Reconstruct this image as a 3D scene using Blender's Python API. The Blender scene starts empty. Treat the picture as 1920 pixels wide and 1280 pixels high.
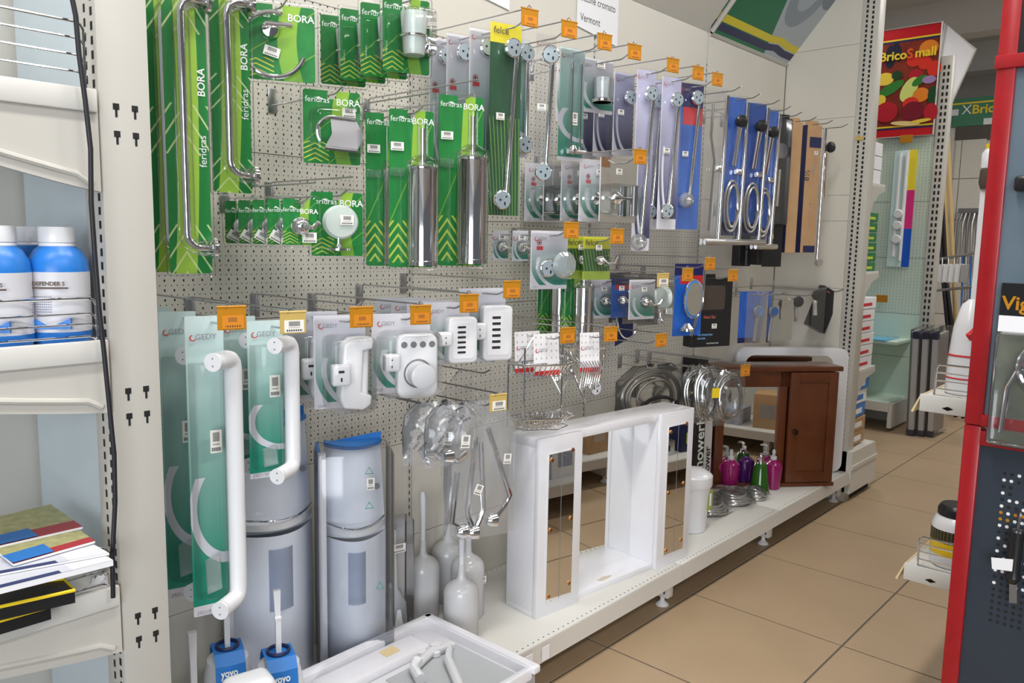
import bpy, bmesh, math, random
from mathutils import Vector, Matrix
random.seed(7)
S = bpy.context.scene
C = S.collection
PI = math.pi
# ------------------------------------------------------------------ camera
F_PX = 1489.2
YAW, PITCH, ROLL = math.radians(42.284), math.radians(7.211), math.radians(1.06)
CAM = Vector((-1.710, -2.013, 1.429))
fw = Vector((math.cos(YAW)*math.cos(PITCH), math.sin(YAW)*math.cos(PITCH), -math.sin(PITCH)))
r0 = Vector((math.sin(YAW), -math.cos(YAW), 0)); u0 = r0.cross(fw)
rt = r0*math.cos(ROLL) + u0*math.sin(ROLL); up = u0*math.cos(ROLL) - r0*math.sin(ROLL)
cd = bpy.data.cameras.new('camera'); cam = bpy.data.objects.new('camera', cd); C.objects.link(cam)
cd.sensor_width = 36; cd.lens = F_PX/1920*36; cd.clip_start = .05
cam.matrix_world = Matrix(((rt.x, up.x, -fw.x, CAM.x), (rt.y, up.y, -fw.y, CAM.y), (rt.z, up.z, -fw.z, CAM.z), (0, 0, 0, 1)))
S.camera = cam
def ray(x, y): return fw + rt*((x-960)/F_PX) - up*((y-640)/F_PX)
def at(x, y, Y): d = ray(x, y); return CAM + d*((Y-CAM.y)/d.y)       # point of a photo pixel on the plane Y
def atX(x, y, X): d = ray(x, y); return CAM + d*((X-CAM.x)/d.x)
def atZ(x, y, Z): d = ray(x, y); return CAM + d*((Z-CAM.z)/d.z)
def proj(P):
    d = Vector(P)-CAM; z = d.dot(fw); return 960+F_PX*d.dot(rt)/z, 640-F_PX*d.dot(up)/z
def on_plane(x, y, Q, n): d = ray(x, y); return CAM + d*((Q-CAM).dot(n)/d.dot(n))
# ------------------------------------------------------------------ light
w = bpy.data.worlds.new('world'); S.world = w; w.use_nodes = True
w.node_tree.nodes['Background'].inputs[0].default_value = (.92, .96, 1, 1)
w.node_tree.nodes['Background'].inputs[1].default_value = .15
def area(name, loc, sx, sy, power, col=(1, .97, .93), rot=(0, 0, 0)):
    l = bpy.data.lights.new(name, 'AREA'); l.shape = 'RECTANGLE'; l.size = sx; l.size_y = sy; l.energy = power; l.color = col
    o = bpy.data.objects.new(name, l); C.objects.link(o); o.location = loc; o.rotation_euler = rot
    return o
for x, p in ((-2.6, .9), (-.4, 1.7), (1.9, .3), (4.6, .8), (7.4, .8)):
    area('ceiling_tube_light', (x, -1.3, 3.55), 1.6, .25, 46*p)
    area('ceiling_tube_light', (x, -3.9, 3.55), 1.6, .25, 46*p)
    for y in (-1.3, -3.9): area('ceiling_tube_uplight', (x, y, 3.58), 1.6, .25, (7 if x < 3 else 20)*p, (1, .97, .93), (PI, 0, 0))
area('ceiling_tube_light', (5.2, .9, 3.55), 1.4, .25, 50)
# daylight of the shop front behind the camera
area('shop_window_light', (-4.7, -4.0, 1.5), 3.0, 2.4, 215, (.9, .95, 1), (math.radians(88), 0, math.radians(-49)))
S.cycles.transparent_max_bounces = 32
S.view_settings.view_transform = 'Standard'; S.view_settings.look = 'None'
S.view_settings.gamma = 1; S.view_settings.use_curve_mapping = False; S.view_settings.exposure = -0.36
# ------------------------------------------------------------------ node helpers
class Ex:
    def __init__(s, nt, k): s.nt = nt; s.k = k
    def m(s, op, *a):
        n = s.nt.nodes.new('ShaderNodeMath'); n.operation = op
        for i, q in enumerate((s,)+a):
            if isinstance(q, Ex): s.nt.links.new(q.k, n.inputs[i])
            else: n.inputs[i].default_value = q
        return Ex(s.nt, n.outputs[0])
    def __add__(s, o): return s.m('ADD', o)
    def __sub__(s, o): return s.m('SUBTRACT', o)
    def __mul__(s, o): return s.m('MULTIPLY', o)
    def __truediv__(s, o): return s.m('DIVIDE', o)
    def __rsub__(s, o): return (s*-1.0)+o
    def __radd__(s, o): return s+o
    def __rmul__(s, o): return s*o
    def lt(s, o): return s.m('LESS_THAN', o)
    def gt(s, o): return s.m('GREATER_THAN', o)
    def pm(s, p): return s.m('FLOORED_MODULO', p)
    def ab(s): return s.m('ABSOLUTE')
    def mn(s, o): return s.m('MINIMUM', o)
    def mx(s, o): return s.m('MAXIMUM', o)
def mat(name, col, rough=.5, metal=0, spec=.5, coat=0):
    m = bpy.data.materials.new(name); m.use_nodes = True; b = m.node_tree.nodes['Principled BSDF']
    b.inputs['Base Color'].default_value = (*col, 1); b.inputs['Roughness'].default_value = rough
    b.inputs['Metallic'].default_value = metal; b.inputs['Specular IOR Level'].default_value = spec
    b.inputs['Coat Weight'].default_value = coat
    return m
def pm(name, fn, rough=.5, metal=0, coords='UV', coat=0):
    """procedural colour: fn(x, y, z, mix, noise) -> colour socket"""
    m = mat(name, (1, 1, 1), rough, metal, coat=coat); nt = m.node_tree; b = nt.nodes['Principled BSDF']
    tc = nt.nodes.new('ShaderNodeTexCoord'); sp = nt.nodes.new('ShaderNodeSeparateXYZ'); src = nt.nodes.new('ShaderNodeNewGeometry').outputs['Position'] if coords == 'World' else tc.outputs[coords]; nt.links.new(src, sp.inputs[0])
    def mix(f, a, c):
        n = nt.nodes.new('ShaderNodeMix'); n.data_type = 'RGBA'
        for q, i in ((f, 0), (a, 6), (c, 7)):
            if isinstance(q, Ex): nt.links.new(q.k, n.inputs[i])
            elif i == 0: n.inputs[0].default_value = q
            else: n.inputs[i].default_value = (*q, 1)
        n.clamp_factor = True
        return Ex(nt, n.outputs[2])
    def noise(sc, det=2):
        n = nt.nodes.new('ShaderNodeTexNoise'); n.inputs['Scale'].default_value = sc; n.inputs['Detail'].default_value = det
        nt.links.new(src, n.inputs['Vector']); return Ex(nt, n.outputs[0])
    nt.links.new(fn(*[Ex(nt, sp.outputs[i]) for i in range(3)], mix, noise).k, b.inputs['Base Color'])
    return m
def s2l(r, g, b): return tuple(((c/255+.055)/1.055)**2.4 if c > 10 else c/255/12.92 for c in (r, g, b))
def clear(name, tint=(1, 1, 1), haze=0.0, gl=.05, base=.015, hazecol=(.8, .83, .88), mul=.9):
    m = bpy.data.materials.new(name); m.use_nodes = True; nt = m.node_tree; nt.nodes.clear()
    o = nt.nodes.new('ShaderNodeOutputMaterial'); t = nt.nodes.new('ShaderNodeBsdfTransparent'); t.inputs[0].default_value = (*tint, 1)
    g = nt.nodes.new('ShaderNodeBsdfGlossy'); g.inputs[1].default_value = gl
    fr = nt.nodes.new('ShaderNodeFresnel'); fr.inputs[0].default_value = 1.45
    ad = nt.nodes.new('ShaderNodeMath'); ad.operation = 'MULTIPLY_ADD'; ad.inputs[1].default_value = mul; ad.inputs[2].default_value = base
    nt.links.new(fr.outputs[0], ad.inputs[0])
    mx = nt.nodes.new('ShaderNodeMixShader'); nt.links.new(ad.outputs[0], mx.inputs[0]); nt.links.new(g.outputs[0], mx.inputs[2])
    if haze:
        d = nt.nodes.new('ShaderNodeBsdfDiffuse'); d.inputs[0].default_value = (*hazecol, 1)
        m2 = nt.nodes.new('ShaderNodeMixShader'); m2.inputs[0].default_value = haze
        nt.links.new(t.outputs[0], m2.inputs[1]); nt.links.new(d.outputs[0], m2.inputs[2]); nt.links.new(m2.outputs[0], mx.inputs[1])
    else: nt.links.new(t.outputs[0], mx.inputs[1])
    nt.links.new(mx.outputs[0], o.inputs[0])
    return m
# ------------------------------------------------------------------ materials
M = {}
WALLC = s2l(214, 210, 200)
M['panel'] = pm('cream_panel', lambda x, y, z, mix, n: mix(n(3), tuple(c*.94 for c in WALLC), WALLC), .45, coords='Object')
def peg(x, y, z, mix, n, base=WALLC):
    bx = (x.pm(.025) - .0125)/.0023; bz = (z.pm(.025) - .0125)/.0036
    big = (bx*bx + bz*bz).lt(1)
    sx = ((x+.0075).pm(.015) - .0075)/.0016; sz = ((z+.0125).pm(.025) - .0125)/.0016
    return mix(big.mx((sx*sx + sz*sz).lt(1)), mix(n(3), tuple(c*.94 for c in base), base), (.012, .012, .012))
M['peg'] = pm('cream_pegboard', peg, .45, coords='Object')
M['peg_mint'] = pm('mint_pegboard', lambda x, y, z, mix, n: peg(y, x, z, mix, n, s2l(206, 222, 208)), .5, coords='Object')
M['frame'] = pm('cream_metal', lambda x, y, z, mix, n: mix(n(5), s2l(192, 189, 181), s2l(200, 197, 190)), .4, coords='Object')
M['bluewhite'] = pm('bluish_panel', lambda x, y, z, mix, n: mix(n(4), s2l(186, 200, 208), s2l(204, 215, 222)), .35, coords='Object')
M['shelf'] = mat('shelf_white', s2l(214, 213, 208), .35)
M['hole'] = mat('dark_hole', (.01, .01, .012), .8)
M['chrome'] = mat('chrome', (.83, .83, .85), .09, 1)
M['steel'] = mat('zinc_wire', (.55, .55, .57), .28, 1)
M['dark_steel'] = mat('dark_wire', (.3, .3, .32), .35, 1)
M['plate'] = mat('zinc_plate', s2l(196, 212, 222), .25, .55)
M['white'] = mat('white_plastic', s2l(224, 225, 229), .25)
M['lacquer'] = mat('white_lacquer', s2l(230, 230, 236), .22, coat=.3)
M['matte_white'] = mat('matte_white', s2l(228, 228, 232), .6)
M['paper'] = mat('white_paper', s2l(236, 236, 240), .7)
M['grey'] = mat('grey_plastic', s2l(120, 120, 122), .4)
M['black'] = mat('black_plastic', (.012, .012, .014), .3)
M['rubber'] = mat('black_rubber', (.012, .012, .016), .5)
M['ink'] = mat('black_ink', (.02, .02, .02), .7)
M['red_ink'] = mat('red_ink', s2l(205, 40, 50), .6)
M['gedy_ink'] = mat('grey_ink', s2l(150, 150, 158), .6)
M['white_ink'] = mat('white_ink', s2l(235, 240, 235), .6)
M['yellow'] = mat('yellow_print', s2l(235, 205, 40), .5)
M['lime'] = mat('lime_print', s2l(200, 215, 60), .5)
M['blue'] = mat('blue_plastic', s2l(38, 120, 205), .35)
M['blue_print'] = mat('blue_print', s2l(40, 120, 200), .45)
M['navy'] = mat('navy_print', s2l(30, 36, 80), .45)
M['amber'] = mat('amber_plastic', s2l(186, 126, 26), .3)
M['amber_pale'] = mat('pale_amber_plastic', s2l(200, 172, 100), .3)
M['orange_paper'] = mat('orange_paper', s2l(226, 140, 22), .6)
M['clear'] = clear('clear_blister', base=.008, mul=.55)
M['film'] = clear('clear_film', haze=.03, gl=.10, base=.035)
M['bag'] = clear('clear_bag', haze=.17, gl=.18, base=.07)
M['frost'] = clear('frosted_glass', (.9, .96, .94), haze=.62, gl=.15, hazecol=(.80, .88, .85))
M['glass'] = clear('clear_glass', (.93, .97, .97), haze=.26, gl=.02, base=.02)
M['translucent'] = clear('translucent_blue_plastic', (.92, .95, 1), haze=.88, gl=.12, hazecol=s2l(236, 242, 255))
M['translucent_white'] = clear('translucent_white_plastic', (.93, .94, .96), haze=.7, gl=.1, hazecol=s2l(232, 232, 234))
M['mirror'] = mat('mirror_glass', (.86, .87, .86), .015, 1)
M['wood'] = pm('red_brown_wood', lambda x, y, z, mix, n: mix(n(9, 4), s2l(74, 36, 17), s2l(108, 56, 27)), .3, coords='Object', coat=.2)
M['cardboard'] = pm('brown_cardboard', lambda x, y, z, mix, n: mix(n(20), s2l(170, 134, 96), s2l(190, 152, 112)), .7, coords='Object')
M['red'] = pm('red_paint', lambda x, y, z, mix, n: mix(n(30), s2l(146, 18, 26), s2l(164, 28, 34)), .3, coords='Object')
M['slate'] = pm('slate_paint', lambda x, y, z, mix, n: mix(n(4), s2l(44, 52, 62), s2l(54, 62, 74)), .35, coords='Object')
M['slatelight'] = pm('pale_slate_paint', lambda x, y, z, mix, n: mix(n(6), s2l(82, 98, 110), s2l(108, 124, 136)), .3, coords='Object')
M['skin_beige'] = mat('beige_wall', s2l(190, 182, 168), .8)
M['tile'] = pm('beige_tile', lambda x, y, z, mix, n: mix(n(2.2, 5), s2l(164, 140, 112), s2l(186, 162, 132)), .42, coords='World')
M['grout'] = mat('grey_grout', s2l(104, 97, 90), .8)
M['ceil'] = mat('ceiling_white', s2l(205, 202, 196), .8)
M['hose'] = pm('ribbed_hose', lambda x, y, z, mix, n: mix(((x*1.0).pm(1.0)).lt(.35), (.62, .61, .60), (.22, .21, .20)), .25, .9)
M['brownhose'] = mat('grey_hose', s2l(150, 146, 138), .3, .7)
def barcode(x, y, z, mix, n):
    bars = ((x*19).pm(1).lt(.5)).mx((x*43).pm(1).lt(.4)) * y.gt(.5) * y.lt(.9) * x.gt(.22) * x.lt(.8)
    price = y.lt(.24)*y.gt(.08)*(x*9).pm(1).lt(.7)*x.gt(.1)*x.lt(.92)
    line = (y-.38).ab().lt(.03)*(x*24).pm(1).lt(.6)*x.gt(.2)*x.lt(.8)
    return mix(bars.mx(price).mx(line), s2l(236, 234, 228), (.05, .05, .05))
M['barcode'] = pm('barcode_sticker', barcode, .6)
def greencard(x, y, z, mix, n):
    G, D, L = s2l(30, 142, 62), s2l(16, 104, 44), s2l(150, 192, 62)
    wedge = ((x - .62 - (y-.5)*(y-.5)*.30 + (y-.5)*.02).ab()).lt(.13)*1.0
    base = mix(n(6), G, D)
    base = mix(wedge*(y*.4+.55), base, L)
    ln = ((y*1.5 - x).ab() - .42).ab().lt(.012)
    base = mix(ln*.6, base, L)
    ch = ((y + (x-.20).ab()*.40)*15).pm(1).lt(.30)*y.lt(.30)*y.gt(.03)*x.lt(.44)
    return mix(ch*.9, base, s2l(190, 205, 80))
M['greencard'] = pm('green_card_print', greencard, .4)
def longgreen(x, y, z, mix, n):
    G, D, L = s2l(30, 142, 62), s2l(14, 96, 42), s2l(158, 198, 70)
    wedge = ((x - .52 - (y-.5)*.10 + (y-.5)*(y-.5)*.35).ab()).lt(.25)
    b = mix(wedge*.95, mix(n(4), G, D), L)
    ch = ((y*14 + (x-.4).ab()*3.2)).pm(1).lt(.16)*((y*2.4).pm(1).lt(.42))
    return mix(ch*.7, b, s2l(215, 228, 170))
M['longgreen'] = pm('long_green_card_print', longgreen, .4)
def gedy(top, bot):
    def f(x, y, z, mix, n):
        grad = mix(y*1.45-.18, bot, top)
        c = (x-.85)*(x-.85)*.8 + (y-.42)*(y-.42)*2.2
        sw = c.gt(.30)*c.lt(.40)*y.lt(.55)
        b = mix(sw, grad, s2l(232, 232, 238))
        return mix(y.lt(.07).mx(x.lt(.03)).mx(c.gt(.55)*y.lt(.4)), b, s2l(228, 226, 234))
    return f
M['gedy'] = pm('teal_gradient_print', gedy(s2l(226, 226, 234), s2l(28, 138, 112)), .4)
M['gedyblue'] = pm('navy_gradient_print', gedy(s2l(196, 196, 226), s2l(34, 40, 92)), .4)
def gedylong(x, y, z, mix, n):
    grad = mix((y-.16)*1.05, s2l(26, 148, 122), s2l(216, 232, 234))
    c = (x-1.0)*(x-1.0)*.9 + (y-.36)*(y-.36)*26
    b = mix(c.gt(.62)*c.lt(.95)*y.lt(.47), grad, s2l(222, 222, 232))
    return mix(y.lt(.035), b, s2l(228, 226, 234))
M['gedylong'] = pm('long_teal_gradient_print', gedylong, .35)
def felce(x, y, z, mix, n):
    g = mix(n(5), s2l(14, 62, 36), s2l(22, 84, 44))
    st = (((x-.5)*(1.5-y*.6) + y*.35)*7).pm(1).lt(.16)*y.lt(.52)
    g = mix(st, g, s2l(120, 176, 50))
    return mix(y.gt(.90), g, s2l(226, 212, 40))
M['felce'] = pm('dark_green_print', felce, .35)
M['lemongrass'] = pm('lime_band_print', lambda x, y, z, mix, n: mix(y.gt(.72), mix(y.lt(.2), mix(((x+y*.3)*9).pm(1).lt(.3), s2l(40, 96, 40), s2l(120, 170, 60)), s2l(180, 205, 70)), s2l(214, 216, 40)), .4)
M['bluecard'] = pm('blue_card_print', lambda x, y, z, mix, n: mix(y.gt(.84), mix(y.gt(.72)*x.gt(.2), mix(n(3), s2l(24, 62, 160), s2l(44, 120, 210)), s2l(200, 40, 50)), s2l(26, 30, 90)), .4)
M['bluepack'] = pm('blue_pack_print', lambda x, y, z, mix, n: mix(y.lt(.10), mix(n(3), s2l(26, 58, 150), s2l(52, 112, 200)), s2l(26, 30, 80)), .4)
M['redcard'] = pm('red_foot_print', lambda x, y, z, mix, n: mix(y.lt(.12), mix((((x*5).pm(1)-.5).ab().lt(.12)*((y*6).pm(1)-.5).ab().lt(.15))*.5, s2l(236, 235, 238), s2l(90, 90, 100)), s2l(208, 44, 48)), .5)
M['catalog'] = pm('catalogue_print', lambda x, y, z, mix, n: mix(y.lt(.26), mix(n(9, 4), s2l(120, 124, 70), s2l(214, 208, 150)), s2l(176, 44, 52)), .4)
M['leaflet'] = pm('leaflet_print', lambda x, y, z, mix, n: mix(y.lt(.10)*x.lt(.62), mix(((y*26).pm(1).lt(.4))*x.gt(.2)*x.lt(.7)*y.lt(.6), s2l(228, 230, 236), s2l(180, 186, 204)), s2l(52, 62, 110)), .5)
M['defender'] = pm('bottle_label_print', lambda x, y, z, mix, n: mix(((y-.60).ab().lt(.012)).mx((x-.12).ab().lt(.02)*y.lt(.6)*y.gt(.3)), mix(((y*34).pm(1).lt(.5))*y.lt(.52)*y.gt(.36)*x.gt(.2)*x.lt(.66), mix(y.lt(.16).mx(y.lt(.2)*((x-.45).ab().gt(.2)))*y.gt(.06)*x.lt(.8), s2l(226, 226, 232), s2l(40, 140, 220)), s2l(130, 134, 160)), s2l(96, 76, 60)), .4)
M['panelprint'] = pm('box_photo_print', lambda x, y, z, mix, n: mix(n(6, 3), s2l(80, 96, 140), s2l(206, 212, 224)), .4)
# ------------------------------------------------------------------ mesh helpers
class MB:
    def __init__(s): s.v = []; s.f = []; s.uv = {}
    def add(s, vs, fs, uvs=None):
        o = len(s.v); s.v += [tuple(q) for q in vs]
        for i, f in enumerate(fs):
            s.f.append(tuple(o+k for k in f))
            if uvs: s.uv[len(s.f)-1] = [uvs[k] for k in f]
        return s
    def box(s, a, b):
        x0, y0, z0 = a; x1, y1, z1 = b
        vs = [(x0, y0, z0), (x1, y0, z0), (x1, y1, z0), (x0, y1, z0), (x0, y0, z1), (x1, y0, z1), (x1, y1, z1), (x0, y1, z1)]
        uv = [(0, 0), (1, 0), (1, 0), (0, 0), (0, 1), (1, 1), (1, 1), (0, 1)]
        return s.add(vs, [(0, 3, 2, 1), (4, 5, 6, 7), (0, 1, 5, 4), (1, 2, 6, 5), (2, 3, 7, 6), (3, 0, 4, 7)], uv)
    def obox(s, a, b):
        n0 = len(s.f); s.box(a, b); del s.f[n0+4]; s.uv = {k: v for k, v in s.uv.items() if k < n0}; return s
    def sheet(s, poly, y):
        return s.add([(p[0], y, p[1]) for p in poly], [tuple(range(len(poly)))])
    def plate(s, poly, y0, y1, axis='y'):
        """extrude a polygon of (x, z) between y0 and y1; uv from its bounding box"""
        xs = [p[0] for p in poly]; zs = [p[1] for p in poly]; w = max(xs)-min(xs) or 1; h = max(zs)-min(zs) or 1
        mk = {'y': lambda p, d: (p[0], d, p[1]), 'x': lambda p, d: (d, p[0], p[1]), 'z': lambda p, d: (p[0], p[1], d)}[axis]
        n = len(poly); vs = [mk(p, y0) for p in poly] + [mk(p, y1) for p in poly]
        uv = [((p[0]-min(xs))/w, (p[1]-min(zs))/h) for p in poly]*2
        fs = [tuple(range(n)), tuple(range(2*n-1, n-1, -1))] + [(i, i+n, (i+1) % n+n, (i+1) % n) for i in range(n)]
        return s.add(vs, fs, uv)
    def tube(s, path, r, n=8, closed=False, caps=True):
        P = [Vector(p) for p in path]; m = len(P); rs = r if isinstance(r, (list, tuple)) else [r]*m
        vs = []; nrm = None; L = 0; us = []
        for i in range(m):
            if closed: t = P[(i+1) % m]-P[i-1]
            else: t = P[min(i+1, m-1)]-P[max(i-1, 0)]
            t.normalize()
            if nrm is None: nrm = t.orthogonal().normalized()
            else: nrm = (nrm - t*nrm.dot(t)).normalized()
            b = t.cross(nrm)
            if i: L += (P[i]-P[i-1]).length
            us.append(L/.004)
            for k in range(n):
                a = 2*PI*k/n; vs.append(P[i] + (nrm*math.cos(a)+b*math.sin(a))*rs[i])
        fs = []; uv = [(us[i//n], (i % n)/n) for i in range(len(vs))]
        for i in range(m if closed else m-1):
            j = (i+1) % m
            for k in range(n): fs.append((i*n+k, i*n+(k+1) % n, j*n+(k+1) % n, j*n+k))
        if caps and not closed: fs += [tuple(range(n-1, -1, -1)), tuple(range((m-1)*n, m*n))]
        return s.add(vs, fs, uv)
    def cyl(s, a, b, r, n=16, r2=None): return s.tube([a, b], [r, r if r2 is None else r2], n)
    def lathe(s, prof, n=24, o=(0, 0, 0), axis='z', sx=1, sy=1):
        vs = []; uv = []
        H = max(p[1] for p in prof)-min(p[1] for p in prof) or 1; z0 = min(p[1] for p in prof)
        for r, z in prof:
            for k in range(n):
                a = 2*PI*k/n; q = (r*math.cos(a)*sx, r*math.sin(a)*sy, z)
                if axis == 'y': q = (q[0], z, q[1])
                if axis == 'x': q = (z, q[0], q[1])
                vs.append((q[0]+o[0], q[1]+o[1], q[2]+o[2])); uv.append((k/n, (z-z0)/H))
        fs = []
        for i in range(len(prof)-1):
            for k in range(n): fs.append((i*n+k, i*n+(k+1) % n, (i+1)*n+(k+1) % n, (i+1)*n+k))
        fs += [tuple(range(n-1, -1, -1)), tuple(range((len(prof)-1)*n, len(prof)*n))]
        return s.add(vs, fs, uv)
    def mesh(s, name, bevel=0, smooth=35, seg=2):
        me = bpy.data.meshes.new(name); me.from_pydata(s.v, [], s.f)
        if s.uv:
            l = me.uv_layers.new(name='UVMap')
            for p in me.polygons:
                u = s.uv.get(p.index)
                if u:
                    for k, li in enumerate(p.loop_indices): l.data[li].uv = u[k]
        bm = bmesh.new(); bm.from_mesh(me)
        if bevel:
            bmesh.ops.bevel(bm, geom=bm.edges[:], offset=bevel, segments=seg, affect='EDGES', profile=.5)
        bmesh.ops.recalc_face_normals(bm, faces=bm.faces[:]); bm.to_mesh(me); bm.free()
        if smooth:
            me.polygons.foreach_set('use_smooth', [True]*len(me.polygons)); me.set_sharp_from_angle(angle=math.radians(smooth))
        return me
def rrect(w, h, r=.006, top=0, n=4, notch=None, cx=0):
    """rounded rectangle hanging down from z = top"""
    p = []
    for (px, pz, a0) in ((-w/2+r, top-h+r, PI), (w/2-r, top-h+r, 1.5*PI), (w/2-r, top-r, 0), (-w/2+r, top-r, .5*PI)):
        for k in range(n+1):
            a = a0+k*PI/2/n; p.append((px+r*math.cos(a)+cx, pz+r*math.sin(a)))
        if notch and a0 == 0:
            nw, nd = notch; p += [(nw/2, top), (nw/2, top-nd), (-nw/2, top-nd), (-nw/2, top)]
    return p
def arc(c, r, a0, a1, n, plane='xz', y=0):
    o = []
    for i in range(n+1):
        a = math.radians(a0+(a1-a0)*i/n); q = (c[0]+r*math.cos(a), c[1]+r*math.sin(a))
        o.append((q[0], y, q[1]) if plane == 'xz' else (q[0], q[1], y) if plane == 'xy' else (y, q[0], q[1]))
    return o
def thing(name, label, cat, loc=(0, 0, 0), rz=0, group=None, rx=0, ry=0):
    o = bpy.data.objects.new(name, None); C.objects.link(o); o.empty_display_size = .02
    o.location = loc; o.rotation_euler = (rx, ry, rz); o['label'] = label; o['category'] = cat
    if group: o['group'] = group
    return o
def part(name, mb, m, parent=None, bevel=0, smooth=35, seg=2, loc=None, label=None):
    me = mb.mesh(name, bevel, smooth, seg) if isinstance(mb, MB) else mb
    o = bpy.data.objects.new(name, me); C.objects.link(o)
    m = M[m] if isinstance(m, str) else m
    if not me.materials: me.materials.append(m)
    if parent: o.parent = parent
    if loc: o.location = loc
    if label: o['label'] = label
    return o
def struct(name, mb, m, **k): o = part(name, mb, m, None, **k); o['kind'] = 'structure'; return o
def solo(name, mb, m, label, cat, group=None, loc=None, rz=0, **k):
    o = part(name, mb, m, None, loc=loc, **k); o['label'] = label; o['category'] = cat; o.rotation_euler.z = rz
    if group: o['group'] = group
    return o
_tc = {}
def text(parent, s, size, loc, m, rot=(PI/2, 0, 0), name='lettering', bold=0, align='LEFT', shear=0, sx=1):
    key = (s, size, bold, align, shear)
    if key not in _tc:
        cu = bpy.data.curves.new('t', 'FONT'); cu.body = s; cu.size = size; cu.align_x = align; cu.offset = bold; cu.shear = shear; cu.resolution_u = 3
        o = bpy.data.objects.new('t', cu); C.objects.link(o); bpy.context.view_layer.update()
        me = bpy.data.meshes.new_from_object(o.evaluated_get(bpy.context.evaluated_depsgraph_get())); me.name = 'lettering'
        bpy.data.objects.remove(o); me.materials.clear(); _tc[key] = me
    me = _tc[key].copy()
    o = part(name, me, m, parent); o.location = loc; o.rotation_euler = rot; o.scale.x = sx
    return o
ORD = ['front one', 'second', 'third', 'fourth', 'fifth', 'sixth']
def copy_tree(o, parent=None):
    c = o.copy(); C.objects.link(c)
    if parent: c.parent = parent
    for ch in o.children: copy_tree(ch, c)
    return c
# ================================================================== STRUCTURE
BX = [-1.05, 0, .97, 1.88, 2.78]
ROWS = [.06, .42, .75, 1.2, 1.655, 2.09, 2.45, 2.95]
fl = struct('floor', MB().box((-3.2, -4.6, -.06), (13, 2.6, -.003)), 'grout')
TP = .605
tile_me = MB().box((.0035, .0035, -.003), (TP-.0035, TP-.0035, 0)).mesh('tile', .0008, seg=1)
for i in range(-2, 20):
    for j in range(-4, 3):
        x = 1.115 + TP*(i-1); y = -1.085 + TP*j
        if x < -.3 and y < -1.2: continue
        part('tile', tile_me, 'tile', fl, loc=(x, y, 0))
wb = struct('wall_back', MB().box((-2.6, .016, 0), (2.9, .10, 2.97)), 'frame')
for b in range(4):
    for k in range(len(ROWS)-1):
        z0, z1 = ROWS[k], ROWS[k+1]
        pegged = (2 <= k <= 4 and b < 3)
        part('wall_panel', MB().box((BX[b]+.010, 0, z0+.001), (BX[b+1]-.010, .016, z1-.001)), 'peg' if pegged else 'panel', wb)
part('plinth', MB().box((-1.05, -.02, 0), (2.78, 0, .06)), 'frame', wb)
def slots(x, y, z0, z1, parent, axis='y', pitch=.025, w=.0035, h=.013):
    mb = MB(); z = z0
    while z < z1:
        if axis == 'y': mb.box((x-w/2, y-.0006, z), (x+w/2, y+.001, z+h))
        else: mb.box((x-.0006, y-w/2, z), (x+.001, y+w/2, z+h))
        z += pitch
    o = part('slot_row', mb, 'hole', parent, smooth=0); o['kind'] = 'stuff'; return o
for b in (0, 1, 2, 3):
    part('upright', MB().box((BX[b]-.009, .003, .06), (BX[b]+.009, .018, 2.95)), 'frame', wb)
    if b: slots(BX[b], .0028, .09, 2.3, wb)
# sloping header boards on top of the wall
hz0, hz1, hy = 2.45, 2.93, -.40
def header(x0, x1, m, name, label=None):
    mb = MB().add([(x0, 0, hz0), (x1, 0, hz0), (x1, hy, hz1), (x0, hy, hz1), (x0, .02, hz0+.012), (x1, .02, hz0+.012), (x1, hy+.02, hz1+.012), (x0, hy+.02, hz1+.012)],
                  [(0, 1, 2, 3), (7, 6, 5, 4), (0, 4, 5, 1), (1, 5, 6, 2), (2, 6, 7, 3), (3, 7, 4, 0)], [(0, 0), (1, 0), (1, 1), (0, 1)]*2)
    return part(name, mb, m, smooth=0)
for a, b in ((-1.05, 0), (0, .97), (.97, 1.87)):
    o = header(a, b-.004, 'panel', 'header_panel'); o.parent = wb
def at_header(x, t, off=.004):   # point on the sloping header
    n = Vector((0, -(hz1-hz0), hy)).normalized()
    if n.z > 0: n = -n
    return Vector((x, hy*t, hz0+(hz1-hz0)*t)) + n*off
def signprint(x, y, z, mix, n):
    g = s2l(8, 112, 72)
    b = mix((x - .45 - (y-.55).ab()*.35).gt(0), g, s2l(176, 186, 192))
    d = ((x-.68)*(x-.68)*3 + (y-.6)*(y-.6)); b = mix(d.lt(.10), b, s2l(140, 150, 162)); b = mix(d.lt(.03), b, s2l(168, 178, 188))
    d = ((x-.93)*(x-.93)*3 + (y-.75)*(y-.75)); b = mix(d.lt(.05), b, s2l(120, 130, 144))
    st = (y-.16 - ((x-.72)*9).ab().mn(1)*-.02)
    b = mix(st.ab().lt(.03), b, s2l(226, 206, 40)); return mix((st+.07).ab().lt(.03), b, s2l(32, 36, 84))
M['sign'] = pm('plumbing_sign_print', signprint, .35)
sg = thing('header_sign', 'green sloping header sign with grey plumbing picture above the wall', 'sign', (0, 0, 0))
o = header(1.90, 2.80, 'sign', 'sign_face'); o.parent = sg
for a, b, p, q in ((1.895, 1.905, 0, 1), (2.795, 2.805, 0, 1), (1.895, 2.805, -.012, .012), (1.895, 2.805, .985, 1.01)):
    pts = [at_header(a, p, .012), at_header(b, p, .012), at_header(b, q, .012), at_header(a, q, .012), at_header(a, p, -.012), at_header(b, p, -.012), at_header(b, q, -.012), at_header(a, q, -.012)]
    part('frame_strip', MB().add(pts, [(0, 1, 2, 3), (7, 6, 5, 4), (0, 4, 5, 1), (1, 5, 6, 2), (2, 6, 7, 3), (3, 7, 4, 0)]), 'frame', sg, smooth=0)
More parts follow.
